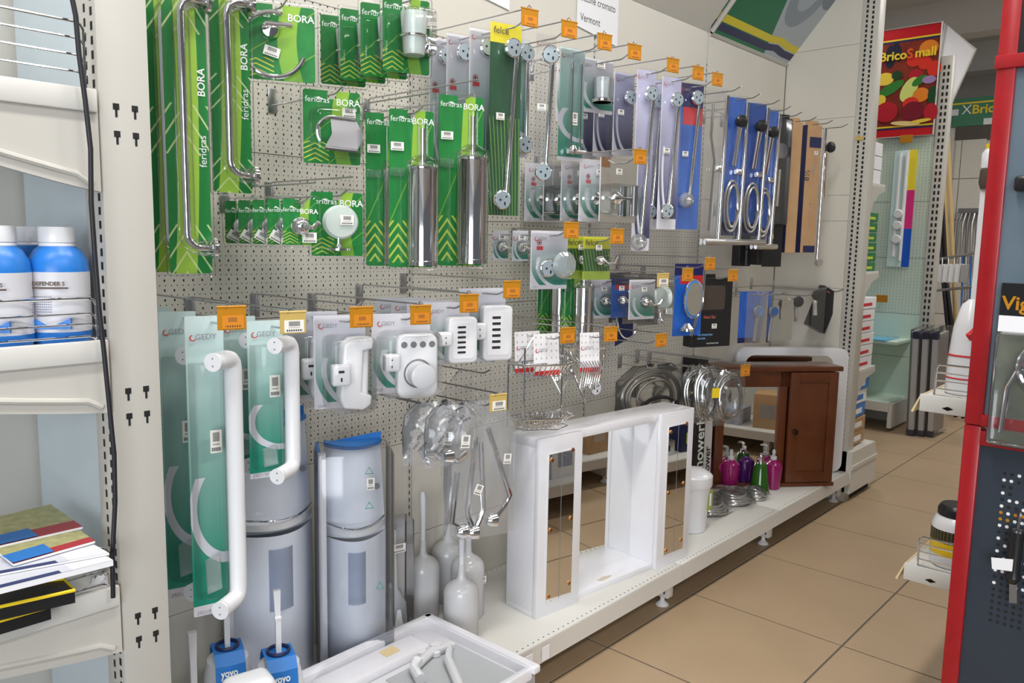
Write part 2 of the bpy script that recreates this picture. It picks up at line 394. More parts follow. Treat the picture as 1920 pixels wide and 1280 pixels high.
# near end post with the shelves' side (left)
pn = struct('wall_left', MB().box((-1.118, -.43, 0), (-1.072, 0, 3)), 'bluewhite')
post = thing('shelf_upright', 'cream steel upright with T-shaped slots beside the left shelves', 'post', (-1.095, -.465, 0))
part('upright_body', MB().box((-.045, -.035, 0), (.045, .05, 3.0)), 'frame', post, bevel=.003)
slots(-.0455, -.018, .4, 2.2, post, 'x', .0247, .008, .014)
slots(-.0455, .012, .41, 2.2, post, 'x', .0247, .006, .014)
for zc in (1.625, 1.108, .665):
    for dx in (-.016, .017):
        for dz in (.024, -.024):
            mb = MB().box((dx-.0055, -.0356, zc+dz), (dx+.0055, -.034, zc+dz+.011)).box((dx-.002, -.0356, zc+dz-.013), (dx+.002, -.034, zc+dz+.001))
            part('keyhole_slot', mb, 'hole', post, smooth=0)
# far partition
FX, FY = 2.78, -.485
pf = struct('wall_far_partition', MB().box((FX+.006, FY, 0), (FX+.085, 0, 3.1)), 'frame')
zs = [.06, .45, .81, 1.2, 1.572, 1.712, 2.129, 2.508, 3.08]
for k in range(len(zs)-1):
    part('partition_panel', MB().box((FX, FY+.085, zs[k]+.001), (FX+.006, -.001, zs[k+1]-.001)), 'panel', pf)
part('end_upright', MB().box((FX, FY-.004, .05), (FX+.09, FY+.085, 3.1)), 'frame', pf, bevel=.003)
slots(FX-.0006, FY+.028, .3, 3.0, pf, 'x', .025, .010, .015); slots(FX-.0006, FY+.058, .31, 3.0, pf, 'x', .025, .010, .015)
solo('price_tag', MB().box((-.002, -.022, -.011), (.002, .022, .011)), 'amber_pale', 'small pale tag stuck on the far partition beside its slots', 'price tag', loc=atX(1612, 259, 2.777))
# ceiling with beams, far walls
ce = struct('ceiling', MB().box((-4, -6, 3.8), (13, 3, 3.9)), 'ceil')
for k in range(7):
    part('ceiling_beam', MB().plate([(0, 0), (.5, 0), (.38, -.3), (.12, -.3)], -6, 3), 'ceil', ce, loc=(-.6+1.9*k, 0, 3.8), smooth=0)
struct('wall_far', MB().box((12.4, -6, 0), (12.5, 3, 3.9)), 'skin_beige')
# ------------------------------------------------------------------ base shelves
dots = MB()
for b in range(4):
    x0, x1 = BX[b], BX[b+1]
    t = thing('base_shelf', ['cream base shelf bay carrying the toilet brushes and corner caddies', 'cream base shelf bay under the white mirror cabinet', 'cream base shelf bay with coiled hoses and soap dispensers', 'cream base shelf bay under the brown wooden cabinet'][b], 'shelf', (x0, -.25, 0), 0, 'base shelves along the pegboard wall')
    L = x1-x0
    part('deck', MB().box((.002, -.25, .145), (L-.002, .248, .175)), 'shelf', t, bevel=.002)
    part('price_rail', MB().add([(0, -.252, .172), (L-.003, -.252, .172), (L-.003, -.268, .118), (0, -.268, .118), (0, -.25, .172), (L-.003, -.25, .172), (L-.003, -.262, .115), (0, -.262, .115)],
         [(0, 1, 2, 3), (7, 6, 5, 4), (0, 4, 5, 1), (1, 5, 6, 2), (2, 6, 7, 3), (3, 7, 4, 0)]), 'amber_rail' if 'amber_rail' in M else M.setdefault('amber_rail', mat('price_rail', s2l(196, 190, 182), .25)), t, smooth=0)
    if b == 1:
        for dx in (.02, .10): part('rail_label', MB().box((dx, -.2695, .122), (dx+.035, -.2675, .168)), 'paper', t, smooth=0)
    for z, y in ((.1725, -.238), (.1725, -.05)):
        mb = MB(); k = .02
        while k < L-.01: mb.lathe([(.0028, .1751), (.0028, .1755)], 6, (k, -.235, 0)); mb.lathe([(.0022, .1751), (.0022, .1755)], 6, (k, .235, 0)); k += .0252
        break
    o = part('hole_row', mb, 'hole', t, smooth=0); o['kind'] = 'stuff'
    for fx in (L-.03,):
        part('bracket', MB().box((fx-.02, -.225, .04), (fx+.02, .24, .145)), 'shelf', t, bevel=.002)
        part('bracket_slots', MB().box((fx-.0205, -.212, .055), (fx-.0195, -.206, .075)).box((fx-.0205, -.212, .1), (fx-.0195, -.206, .12)), 'hole', t, smooth=0)
        part('foot', MB().lathe([(.026, 0), (.026, .004), (.010, .018), (.008, .05)], 14, (fx, -.19, 0)), 'matte_white', t)
# ================================================================== HOOKS AND HANGING GOODS
def hook(desc, X, Z, tip, double=True, tag=None, base=True, dark=False):
    """peg hook: load prong at height Z, label wire above it"""
    t = thing('peg_hook', 'wire peg hook carrying ' + desc, 'hook', (X, 0, Z), 0, 'peg hooks on the wall')
    m = 'dark_steel' if dark else 'steel'
    part('back_plate', MB().box((-.014, -.004, -.02), (.014, 0, .045)), 'steel', t, bevel=.001)
    part('prong', MB().tube([(0, 0, 0), (0, tip+.02, 0), (0, tip+.008, .003), (0, tip-.012, .013), (0, tip-.016, .014)], .0024, 7), m, t)
    if double:
        part('label_wire', MB().tube([(.0, 0, .008), (0, -.012, .012), (0, -.014, .040), (0, -.022, .044), (0, tip-.035, .044)], .0022, 7), m, t)
        if tag:
            part('clip', MB().tube([(-.012, tip-.035, .036)]+[(q[0], tip-.035, q[1]) for q in [(-.006, .047), (0, .051), (.006, .047)]]+[(.012, tip-.035, .036)], .0016, 6), 'chrome', t)
            g = thing('price_tag', ('pale ' if tag == 'pale' else '') + 'amber price tag over ' + desc, 'price tag', (X, tip-.037, Z+.036), math.radians(TAGYAW), 'amber price tags on the hooks')
            part('holder', MB().box((-.029, -.0015, -.044), (.029, .0015, .004)), 'amber_pale' if tag == 'pale' else 'amber', g, bevel=.0007, seg=1)
            part('fold', MB().cyl((-.030, 0, .004), (.030, 0, .004), .0028, 8), 'amber_pale' if tag == 'pale' else 'amber', g)
            o = part('price_label', MB().box((-.02, -.0024, -.041), (.024, -.0016, -.014)), M['barcode'] if tag == 'pale' else M['barcode_o'], g, smooth=0)
    return t
def barcode_o(x, y, z, mix, n):
    bars = ((x*17).pm(1).lt(.5))*y.gt(.5)*y.lt(.85)*x.gt(.28)*x.lt(.7)
    price = y.lt(.24)*y.gt(.1)*(x*9).pm(1).lt(.6)*x.gt(.15)*x.lt(.9)
    return mix(bars.mx(price), s2l(212, 132, 26), (.10, .05, .02))
M['barcode_o'] = pm('orange_barcode_label', barcode_o, .6)
TAGYAW = -14
def HANG(desc, uv, Y, wpx, vb, build, label, cat='packaged fitting', yaw=-14, n=1, step=.06, tag=None, double=True, beyond=.03, name='hanging_pack', X=None, extra=(), w=None, h=None, nohook=False, dark=False, drop=.012, **kw):
    P = at(uv[0], uv[1], Y)
    if X is not None: P = Vector((X, Y, P.z))
    nrm = Vector((math.sin(math.radians(yaw)), -math.cos(math.radians(yaw)), 0))
    cx = CAM + (P-CAM)   # top centre of the front pack
    a = on_plane(uv[0]-wpx/2, uv[1], P, nrm); b = on_plane(uv[0]+wpx/2, uv[1], P, nrm); c = on_plane(uv[0], vb, P, nrm)
    W_ = w or (a-b).length; H_ = h or (P.z-c.z)
    if not nohook: hook(desc, P.x, P.z-drop-.0026, Y-beyond, double, tag, dark=dark)
    for i in range(n):
        suf = '' if n == 1 else (', ' + ORD[i] + ' on its hook')
        t = thing(name, label+suf, cat, (P.x, Y+i*step, P.z-drop), math.radians(yaw + (random.uniform(-3, 3) if i else 0)), desc if n > 1 else None)
        build(t, W_, H_, i, T=drop, **kw)
    for (bd, lab, Yi, ct, kk) in extra:
        t = thing(kk.pop('name', name), lab, ct, (P.x, Yi, P.z-drop), math.radians(kk.pop('yaw', yaw)))
        bd(t, kk.pop('w', W_), kk.pop('h', H_), 0, T=drop, **kk)
    return P, W_, H_
def sticker(p, x, z, w=.034, h=.021, y=-.0045, rot=0):
    o = part('price_sticker', MB().box((-w/2, -.0004, -h/2), (w/2, .0004, h/2)), 'barcode', p, smooth=0); o.location = (x, y, z); o.rotation_euler.y = rot; return o
def gcard(t, w, h, T, m='greencard', notch=True, txt=True, stick=None, margin=.006):
    hole = (.022, T+.008) if notch else None
    c = part('card', MB().plate(rrect(w-2*margin, h-2*margin, .006, T-margin, notch=hole), 0, .0012), m, t, smooth=0)
    part('blister', MB().sheet(rrect(w, h, .008, T), -.0042), 'clear', t, smooth=0)
    # rim of the blister
    part('blister_rim', MB().tube([(p[0], -.002, p[1]) for p in rrect(w, h, .008, T)], .0016, 5, closed=True), 'film', t)
    if txt:
        s = min(w*.15, .02)
        text(c, 'feridras', s, (-w*.43, -.0012, T-margin-.030), 'white_ink')
        part('leaf_mark', MB().plate([(-w*.27, T-.026), (-w*.22, T-.022), (-w*.08, T-.030), (-w*.2, T-.0265)], -.0012, -.0006), 'white_ink', c, smooth=0)
        text(c, 'BORA', s*1.15, (w*.46, -.0012, T-margin-.034), 'white_ink', bold=.0003, align='RIGHT')
    if stick: sticker(t, *stick)
    return c
def hole_plate(t, x, z, r=.026, y=-.022, name='mounting_disc', m='plate', tilt=0):
    o = part(name, MB().lathe([(r*.9, -.003), (r, -.001), (r, .006), (r*.75, .014)], 24, (0, 0, 0), 'y'), 'chrome', t); o.location = (x, y, z); o.rotation_euler.z = tilt
    part('disc_face', MB().lathe([(r*.88, -.0036), (r*.88, -.0028)], 24, (0, 0, 0), 'y'), m, o)
    part('screw_hole', MB().box((-r*.45, -.0042, -r*.1), (-r*.22, -.0036, r*.1)).box((r*.3, -.0042, r*.25), (r*.48, -.0036, r*.45)).box((r*.12, -.0042, -r*.55), (r*.3, -.0036, -r*.2)), 'hole', o, smooth=0)
    return o
# ---- green packs
def b_rail(t, w, h, i, T, side=1):
    c = gcard(t, w, h, T, 'longgreen', txt=False)
    text(c, 'BORA', w*.22, (w*.38, -.0012, T-h*.38), 'white_ink', rot=(PI/2, -PI/2, 0), bold=.0004)
    text(c, 'feridras', w*.22, (w*.38, -.0012, T-h*.62), 'white_ink', rot=(PI/2, -PI/2, 0))
    x = -w*.14; zt = T-h*.07; zb = T-h*.90; R = .03; mx = w*.42
    p = [(mx, -.014, zt)] + arc((x+R, zt-R), R, 90, 180, 6, y=-.026) + arc((x+R, zb+R), R, 180, 270, 6, y=-.026) + [(mx, -.014, zb)]
    part('rail', MB().tube(p, .0075, 12), 'chrome', t)
    for z in (zt, zb):
        part('mounting_flange', MB().lathe([(.02, 0), (.023, .003), (.023, .010), (.012, .012)], 20, (mx-.004, -.014, z), 'x'), 'chrome', t)
    part('blister_dome', MB().tube(p, .017, 10), 'clear', t)
    sticker(t, w*.22, T-h*.055, .036, .022)
def b_ring(t, w, h, i, T):
    gcard(t, w, h, T, stick=(-.015, T-h*.62, .036, .022, -.0075, .25))
    part('ring', MB().tube(arc((-.012, T-h*.55), w*.40, 75, 340, 30, y=-.02), .0055, 10), 'chrome', t)
    part('mount', MB().lathe([(.002, -.022), (.018, -.018), (.021, -.006), (.021, 0)], 20, (-w*.10, -.004, T-h*.36), 'y'), 'chrome', t)
    part('stem', MB().cyl((-w*.16, -.022, T-h*.30), (w*.17, -.022, T-h*.30), .006, 10), 'chrome', t)
def b_cup(t, w, h, i, T):
    gcard(t, w, h, T)
    part('tumbler', MB().lathe([(.026, -.05), (.034, .05), (.031, .05), (.024, -.045)], 22, (w*.05, -.040, T-h*.52)), 'frost', t)
    part('holder_ring', MB().tube(arc((w*.05, -.040), .032, 0, 360, 24, 'xy', T-h*.55)[:-1], .0035, 8, closed=True), 'chrome', t)
    part('mount', MB().lathe([(.004, -.024), (.020, -.016), (.024, -.004), (.024, 0)], 20, (w*.36, -.012, T-h*.62), 'y'), 'chrome', t)
    part('blister_dome', MB().obox((-w*.18, -.085, T-h*.80), (w*.40, -.004, T-h*.22)), 'clear', t, bevel=.012, seg=3)
    sticker(t, w*.34, T-h*.30, .03, .03)
def b_paper(t, w, h, i, T):
    gcard(t, w, h, T, stick=(w*.27, T-h*.30, .034, .022))
    part('arm', MB().tube([(w*.34, -.03, T-h*.40), (-.002, -.03, T-h*.385)] + arc((-.005, T-h*.58), h*.195, 90, 215, 12, y=-.03), .0045, 9), 'chrome', t)
    part('flap', MB().add([(-.01, -.03, T-h*.40), (w*.36, -.03, T-h*.42), (w*.46, -.045, T-h*.62), (w*.34, -.05, T-h*.80), (-w*.18, -.05, T-h*.78), (-w*.05, -.04, T-h*.6),
        (-.01, -.028, T-h*.40), (w*.36, -.028, T-h*.42), (w*.46, -.043, T-h*.62), (w*.34, -.048, T-h*.80), (-w*.18, -.048, T-h*.78), (-w*.05, -.038, T-h*.6)],
        [(0, 1, 2, 3, 4, 5), (11, 10, 9, 8, 7, 6)] + [(k, k+6, (k+1) % 6+6, (k+1) % 6) for k in range(6)]), 'dark_steel', t, smooth=0)  # chrome flap and edge: dark reflection put into a darker metal colour
    part('flap_edge', MB().cyl((-w*.18, -.05, T-h*.79), (w*.34, -.05, T-h*.81), .005, 8), 'dark_steel', t)
    part('blister_dome', MB().obox((-w*.38, -.065, T-h*.90), (w*.44, -.004, T-h*.26)), 'clear', t, bevel=.02, seg=3)
def b_robe(t, w, h, i, T):
    gcard(t, w, h, T)
    part('mount', MB().lathe([(.006, -.022), (.018, -.014), (.023, -.003), (.023, 0)], 20, (0, -.004, T-h*.58), 'y'), 'chrome', t)
    part('hook_arm', MB().tube([(0, -.02, T-h*.52), (.01, -.03, T-h*.60), (.022, -.04, T-h*.60), (.034, -.046, T-h*.50)], [.006, .006, .005, .006], 9), 'chrome', t)
    sticker(t, w*.22 if i == 0 else -w*.2, T-h*.80, .034, .024, -.0065, 0 if i == 0 else .5)
def b_soap(t, w, h, i, T):
    gcard(t, w, h, T)
    part('dish', MB().lathe([(.012, -.012), (.040, -.010), (.046, 0), (.043, .0), (.036, -.006)], 28, (0, -.03, T-h*.47), 'y', 1, .92), 'frost', t)
    part('stem', MB().cyl((-.005, -.03, T-h*.66), (-.005, -.03, T-h*.86), .004, 10), 'chrome', t)
    part('mount', MB().lathe([(.030, 0), (.030, .005), (.012, .010), (.006, .016)], 22, (-.005, -.03, T-h*.88)), 'chrome', t)
    sticker(t, .012, T-h*.44, .034, .024, -.046)
def b_brush(t, w, h, i, T, scale=1):
    gcard(t, w, h, T, stick=(-w*.30, T-h*.24))
    x = w*.12; r = w*.27
    part('holder_can', MB().lathe([(r*1.05, 0), (r*1.05, .010), (r, .012), (r, h*.58), (r*1.04, h*.585), (r*1.04, h*.60), (r*.55, h*.625), (.008, h*.63)], 28, (x, -r-.006, T-h*.97)), 'chrome', t)
    part('handle', MB().cyl((x, -r-.006, T-h*.36), (x, -r-.006, T-h*.135), .0065, 12), 'chrome', t)
    part('blister_dome', MB().lathe([(r*1.15, -.002), (r*1.15, h*.64), (.014, h*.68), (.014, h*.86)], 16, (x, -r-.006, T-h*.97)), 'clear', t)
    part('clip_tab', MB().box((-w*.44, -.006, T-h*.42), (-w*.16, -.004, T-h*.37)), 'film', t, bevel=.001)
HANG('two long green towel rail packs', (342, -40), -.36, 92, 518, b_rail, 'tall green card with long chrome towel rail beside the upright', 'towel rail', n=2, step=.085, yaw=-10)
HANG('the shorter green towel rail pack', (428, -22), -.34, 84, 366, b_rail, 'shorter green card with bent chrome towel rail', 'towel rail', yaw=-10)
HANG('the green towel ring pack', (520, 4), -.30, 150, 156, b_ring, 'green card with open chrome towel ring', 'towel ring', yaw=-28)
HANG('green tumbler holder packs', (762, -8), -.42, 96, 142, b_cup, 'green card with frosted tumbler in chrome holder', 'tumbler holder', n=4, step=.088, yaw=-22, double=False)
HANG('the green paper holder pack', (622, 166), -.28, 116, 312, b_paper, 'green card with chrome toilet paper holder', 'paper holder', yaw=-24, double=False)
HANG('small green robe hook packs', (562, 368), -.36, 74, 464, b_robe, 'small green card with single chrome robe hook', 'robe hook', n=5, step=.068, yaw=-20)
HANG('the green soap dish pack', (632, 356), -.32, 106, 484, b_soap, 'green card with round frosted soap dish', 'soap dish', yaw=-20)
HANG('the front green toilet brush pack', (866, 176), -.42, 92, 502, b_brush, 'green card with chrome toilet brush can, right of the pair', 'toilet brush', yaw=-24)
HANG('the pair of green toilet brush packs', (772, 202), -.42, 92, 505, b_brush, 'green card with chrome toilet brush can, left pair', 'toilet brush', n=2, step=.095, yaw=-22)
HANG('low green toilet brush packs', (1078, 478), -.24, 50, 640, b_brush, 'low green toilet brush pack under the lime cards', 'toilet brush', n=2, step=.11, yaw=-14)
# ---- grey and teal packs
def gtext(c, w, T, z=None, s=.012, red=True):
    z = T-.03 if z is None else z
    part('logo_arc', MB().tube(arc((-w*.36, z+.004), .006, 100, 330, 10, y=-.0012), .0011, 5), 'red_ink', c)
    text(c, 'GEDY', s, (-w*.36+.004, -.0012, z), 'gedy_ink')
def nodrill(c, w, z):
    part('no_drill_mark', MB().tube(arc((-w*.28, z), .008, 0, 360, 16, y=-.0012)[:-1], .0012, 5, closed=True), 'red_ink', c)
    part('drill_symbol', MB().box((-w*.28-.004, -.0014, z-.001), (-w*.28+.004, -.0008, z+.003)).box((-w*.28-.001, -.0014, z-.005), (-w*.28+.002, -.0008, z)), 'ink', c, smooth=0)
    part('red_note', MB().box((-w*.28-.009, -.0014, z-.024), (-w*.28+.014, -.0008, z-.012)), 'red_ink', c, smooth=0)
def pack(t, w, h, T, m='gedy', film=True, logo=True):
    c = part('card', MB().plate(rrect(w, h, .003, T), 0, .0012), m, t, smooth=0)
    if film: part('film', MB().sheet(rrect(w+.002, h+.002, .003, T+.001), -.0045), 'film', t, smooth=0)
    if logo: gtext(c, w, T, s=min(.014, w*.22))
    return c
def b_discbar(t, w, h, i, T, m='gedy', top=.16, bot=.90, slant=-.10, bar=True, wrapped=False, stick=True, cardw=1.0, nd=False, cardh=1.0):
    c = part('card', MB().plate(rrect(w*cardw, h*cardh, .003, T), .004, .0052), m, t, smooth=0)
    part('film', MB().sheet(rrect(w*1.05, h*1.01, .004, T+.004), -.004), 'film', t, smooth=0)
    if m != 'felce': gtext(c, w, T, s=min(.012, w*.2))
    else: text(c, 'felce', w*.26, (-w*.42, -.0002, T-h*.055), 'navy')
    r = min(w*.42, .028)
    hole_plate(t, w*.08, T-h*top, r, -.026)
    if bar:
        hole_plate(t, w*.08+slant*w*2, T-h*bot, r, -.026) if not wrapped else part('wrapped_disc', MB().lathe([(r*.7, -.02), (r, -.01), (r*1.1, 0), (r, .014)], 20, (w*.08+slant*w*2, -.026, T-h*bot), 'y'), 'bag', t)
        part('rail', MB().tube([(w*.26, -.012, T-h*top), (w*.26+slant*w*2, -.012, T-h*bot)], .0075, 12), 'chrome', t)
        for zz, dx in ((top, 0), (bot, slant*w*2)):
            part('rail_post', MB().cyl((w*.08+dx, -.018, T-h*zz), (w*.30+dx, -.010, T-h*zz), .010, 12), 'chrome', t)
    if nd: nodrill(c, w, T-h*.34)
    if stick: sticker(t, -w*.2, T-h*.48, .028, .02, -.0052)
def b_rods(t, w, h, i, T):
    c = pack(t, w, h, T, 'gedylong')
    for dx in (-.10, .26): part('rod', MB().cyl((w*dx, -.016, T-h*.12), (w*dx, -.016, T-h*.90), .0035, 8), 'chrome', t)
    part('swivel', MB().lathe([(.004, -.016), (.016, -.012), (.018, 0), (.012, .012)], 16, (0, -.012, T-h*.9)), 'chrome', t)
    part('swivel_bar', MB().cyl((-w*.25, -.02, T-h*.92), (w*.45, -.02, T-h*.92), .008, 12), 'chrome', t)
    sticker(t, w*.12, T-h*.62, .022, .04)
def b_glass(t, w, h, i, T):
    c = pack(t, w, h, T)
    part('tumbler', MB().lathe([(.028, -.035), (.033, .035), (.031, .035), (.026, -.031)], 22, (0, -.038, T-h*.58)), 'glass', t)
    part('holder_ring', MB().lathe([(.034, -.006), (.035, -.004), (.035, .004), (.032, .006), (.032, -.006)], 24, (0, -.038, T-h*.80)), 'chrome', t)
    sticker(t, w*.12, T-h*.10, .036, .022)
def b_rollholder(t, w, h, i, T):
    c = pack(t, w, h, T); nodrill(c, w, T-h*.27)
    text(c, 'FE23', .008, (-w*.42, -.0012, T-h+.004), 'gedy_ink')
    part('mount', MB().lathe([(.006, -.03), (.012, -.02), (.022, -.006), (.022, 0)], 20, (-w*.05, -.004, T-h*.62), 'y'), 'chrome', t)
    part('arm', MB().cyl((-w*.28, -.03, T-h*.62), (w*.2, -.03, T-h*.62), .0055, 10), 'chrome', t)
    part('roll_tube', MB().cyl((w*.28, -.03, T-h*.90), (w*.28, -.03, T-h*.42), .014, 14), 'dark_steel', t)
    part('blister_dome', MB().obox((-w*.34, -.05, T-h*.88), (w*.42, -.003, T-h*.40)), 'clear', t, bevel=.012, seg=3)
    sticker(t, 0, T-h*.20, .03, .02)
def b_fe11(t, w, h, i, T):
    c = pack(t, w, h, T); nodrill(c, w, T-h*.2); text(c, 'FE11', .009, (-w*.42, -.0012, T-h+.004), 'gedy_ink')
    hole_plate(t, -w*.1, T-h*.64, w*.21, -.02)
    part('dish', MB().lathe([(.012, -.01), (.036, -.004), (.045, .008), (.042, .010), (.03, 0)], 26, (w*.30, -.035, T-h*.58), 'y'), 'glass', t)
def b_small(t, w, h, i, T, m='gedy', kind='hook'):
    c = pack(t, w, h, T, m, logo=(m == 'gedy'))
    if m == 'lemongrass': text(c, 'felce', w*.24, (-w*.42, -.0012, T-h*.2), 'ink')
    part('mount', MB().lathe([(.004, -.022), (.014, -.014), (.018, -.003), (.018, 0)], 18, (w*.08, -.004, T-h*.55), 'y'), 'chrome', t)
    part('hook_arm', MB().tube([(w*.08, -.02, T-h*.5), (w*.2, -.034, T-h*.62), (w*.36, -.046, T-h*.60), (w*.46, -.05, T-h*.46)], [.006, .006, .005, .006], 9), 'chrome', t)
    part('blister_dome', MB().lathe([(.005, -.04), (.02, -.034), (.027, -.01), (.027, 0)], 14, (w*.12, -.003, T-h*.55), 'y'), 'clear', t)
    sticker(t, w*.05, T-h*.25, .026, .018)
TOPZ = 2.045
def top(desc, X, Y, build, label, vb, wpx, **k):
    u, v = proj((X, Y, TOPZ+.012)); return HANG(desc, (u, v), Y, wpx, vb, build, label, X=X, **k)
top('the dark green rail pack', .056, -.365, b_discbar, 'dark green card with yellow band and slanting chrome rail', 404, 58, m='felce', tag='amber', beyond=.05, yaw=-16, top=.13, bot=.92, slant=-.14, cat='towel rail',
    extra=[(b_discbar, 'grey card with chrome disc and red no-drill mark, '+o+' left of the dark green pack', y, 'grab rail', dict(m='gedy', bar=False, nd=True, w=.085, h=.42, top=.13, stick=False)) for o, y in (('first', -.265), ('second', -.165), ('third', -.085))])
top('the clear two-disc rail pack', .224, -.375, b_discbar, 'clear sleeve with two-disc chrome rail beside the dark green pack', 346, 38, m='film', tag='amber', beyond=.05, yaw=-30, top=.14, bot=.92, slant=-.12, cat='towel rail',
    extra=[(b_discbar, 'teal rail card behind the clear two-disc sleeve', -.27, 'towel rail', dict(m='gedylong', w=.07, h=.36, yaw=-14, slant=0, top=.12, bot=.9))])
top('the teal twin rod pack', .411, -.33, b_rods, 'teal card with twin chrome rods and swivel', 338, 46, tag='amber', beyond=.09, yaw=-14, cat='towel rail', h=.36)
top('the glass tumbler pack', .58, -.30, b_glass, 'grey card with clear glass tumbler in chrome ring', 212, 66, tag='amber', beyond=.12, yaw=-14, cat='tumbler holder',
    extra=[(b_discbar, 'grey card with chrome disc behind the glass tumbler', -.17, 'grab rail', dict(bar=False, w=.08, h=.2, top=.5, stick=False))])
top('the navy long rail pack', .831, -.345, b_discbar, 'long clear sleeve with chrome rail over a navy card', 470, 38, m='gedyblue', tag='amber', beyond=.07, yaw=-22, top=.13, bot=.95, slant=-.18, cat='towel rail', wrapped=True, cardw=.9,
    extra=[(b_discbar, 'lavender card with chrome disc, '+o, y, 'towel rail', dict(m='gedyblue', bar=False, w=.10, h=.30, top=.30, yaw=-14)) for o, y in (('nearest of three left of the long rail', -.25), ('middle of three left of the long rail', -.16), ('rearmost of three left of the long rail', -.08))])
top('the navy two-disc rail packs', 1.0, -.35, b_discbar, 'navy card with two-disc chrome rail', 430, 36, m='gedyblue', tag='amber', beyond=.07, yaw=-22, top=.15, bot=.88, slant=-.14, n=2, step=.075, cat='towel rail')
top('the blue wrapped rail pack', 1.148, -.35, b_discbar, 'blue card with chrome rail ending in a wrapped disc', 430, 46, m='bluecard', tag='amber', beyond=.07, yaw=-22, top=.10, bot=.80, slant=-.14, wrapped=True, cat='towel rail',
    extra=[(b_discbar, 'clear sleeve with chrome rail behind the blue wrapped one', -.22, 'towel rail', dict(m='film', w=.07, h=.48, top=.14, bot=.92, slant=0))])
def b_rail2(t, w, h, i, T, head=True, hose=True, m='bluepack', tall=1.0):
    """shower rail set: rail, slider, hand shower and coiled hose in a clear blister"""
    part('card', MB().plate(rrect(w*.9, h*.92, .004, T-.004), .004, .0052), m, t, smooth=0)
    part('blister', MB().sheet(rrect(w, h, .006, T+.004), -.005), 'film', t, smooth=0)
    part('rail', MB().tube([(w*.40, -.016, T-h*.04), (w*.30, -.016, T-h*.97)], .0085, 12), 'chrome', t)
    part('rail_foot', MB().cyl((-w*.35, -.02, T-h*.97), (w*.55, -.02, T-h*.97), .013, 14), 'chrome', t)
    part('slider', MB().lathe([(.010, -.014), (.013, -.01), (.013, .01), (.010, .014)], 14, (w*.1, -.02, T-h*.50), 'x'), 'chrome', t)
    if head:
        part('shower_head', MB().lathe([(.010, -.045), (.024, -.040), (.027, -.03), (.022, -.012), (.01, 0)], 20, (w*.02, -.01, T-h*.17), 'y'), 'black', t)
        part('shower_handle', MB().tube([(w*.02, -.03, T-h*.2), (-w*.02, -.022, T-h*.32), (-w*.08, -.016, T-h*.46)], [.012, .009, .010], 10), 'chrome', t)
    if hose:
        for k in range(2):
            part('hose', MB().tube([(math.cos(a)*w*(.30-.07*k)-w*.1, -.018-.008*k, T-h*.73+math.sin(a)*h*(.17-.03*k)) for a in [2*PI*q/28 for q in range(28)]], .0058, 7, closed=True), 'hose', t)
def b_plainrail(t, w, h, i, T): b_rail2(t, w, h, i, T, False, False, 'film'); part('thin_hose', MB().tube([(-w*.2, -.01, T-h*.1), (-w*.25, -.012, T-h*.3), (-w*.05, -.014, T-h*.45), (-w*.15, -.012, T-h*.9)], .005, 7), 'hose', t)
FR = dict(double=False, beyond=.09, cat='shower set')
top('the clear shower rail pack', 1.308, -.37, b_plainrail, 'clear sleeve with plain chrome shower rail and hose', 462, 40, yaw=-26, **FR)
top('the left black-head shower set', 1.501, -.36, b_rail2, 'blue shower set with black head, leftmost of three', 462, 44, yaw=-26, **FR)
top('the middle black-head shower set', 1.681, -.365, b_rail2, 'blue shower set with black head, middle of three', 462, 44, yaw=-26, **FR)
top('the right black-head shower set', 1.867, -.335, b_rail2, 'blue shower set with black head, rightmost of three', 470, 44, yaw=-26, **FR)
def b_blackcard(t, w, h, i, T):
    part('card', MB().plate(rrect(w, h, .003, T), 0, .004), 'black', t, smooth=0)
    part('shower_disc', MB().lathe([(.008, -.03), (.036, -.026), (.038, -.02), (.02, -.004)], 24, (0, 0, T-h*.24), 'y'), 'steel', t)
    part('stem', MB().tube([(0, -.02, T-h*.36), (-.006, -.02, T-h*.6)], .007, 9), 'chrome', t)
    part('blister', MB().obox((-w*.46, -.036, T-h*.72), (w*.46, -.001, T-h*.03)), 'film', t, bevel=.01)
    sticker(t, -w*.1, T-h*.8, .022, .022, -.002)
top('the black shower disc pack', 2.049, -.31, b_blackcard, 'black card with grey shower disc beside the cardboard boxes', 500, 36, yaw=-24, **FR)
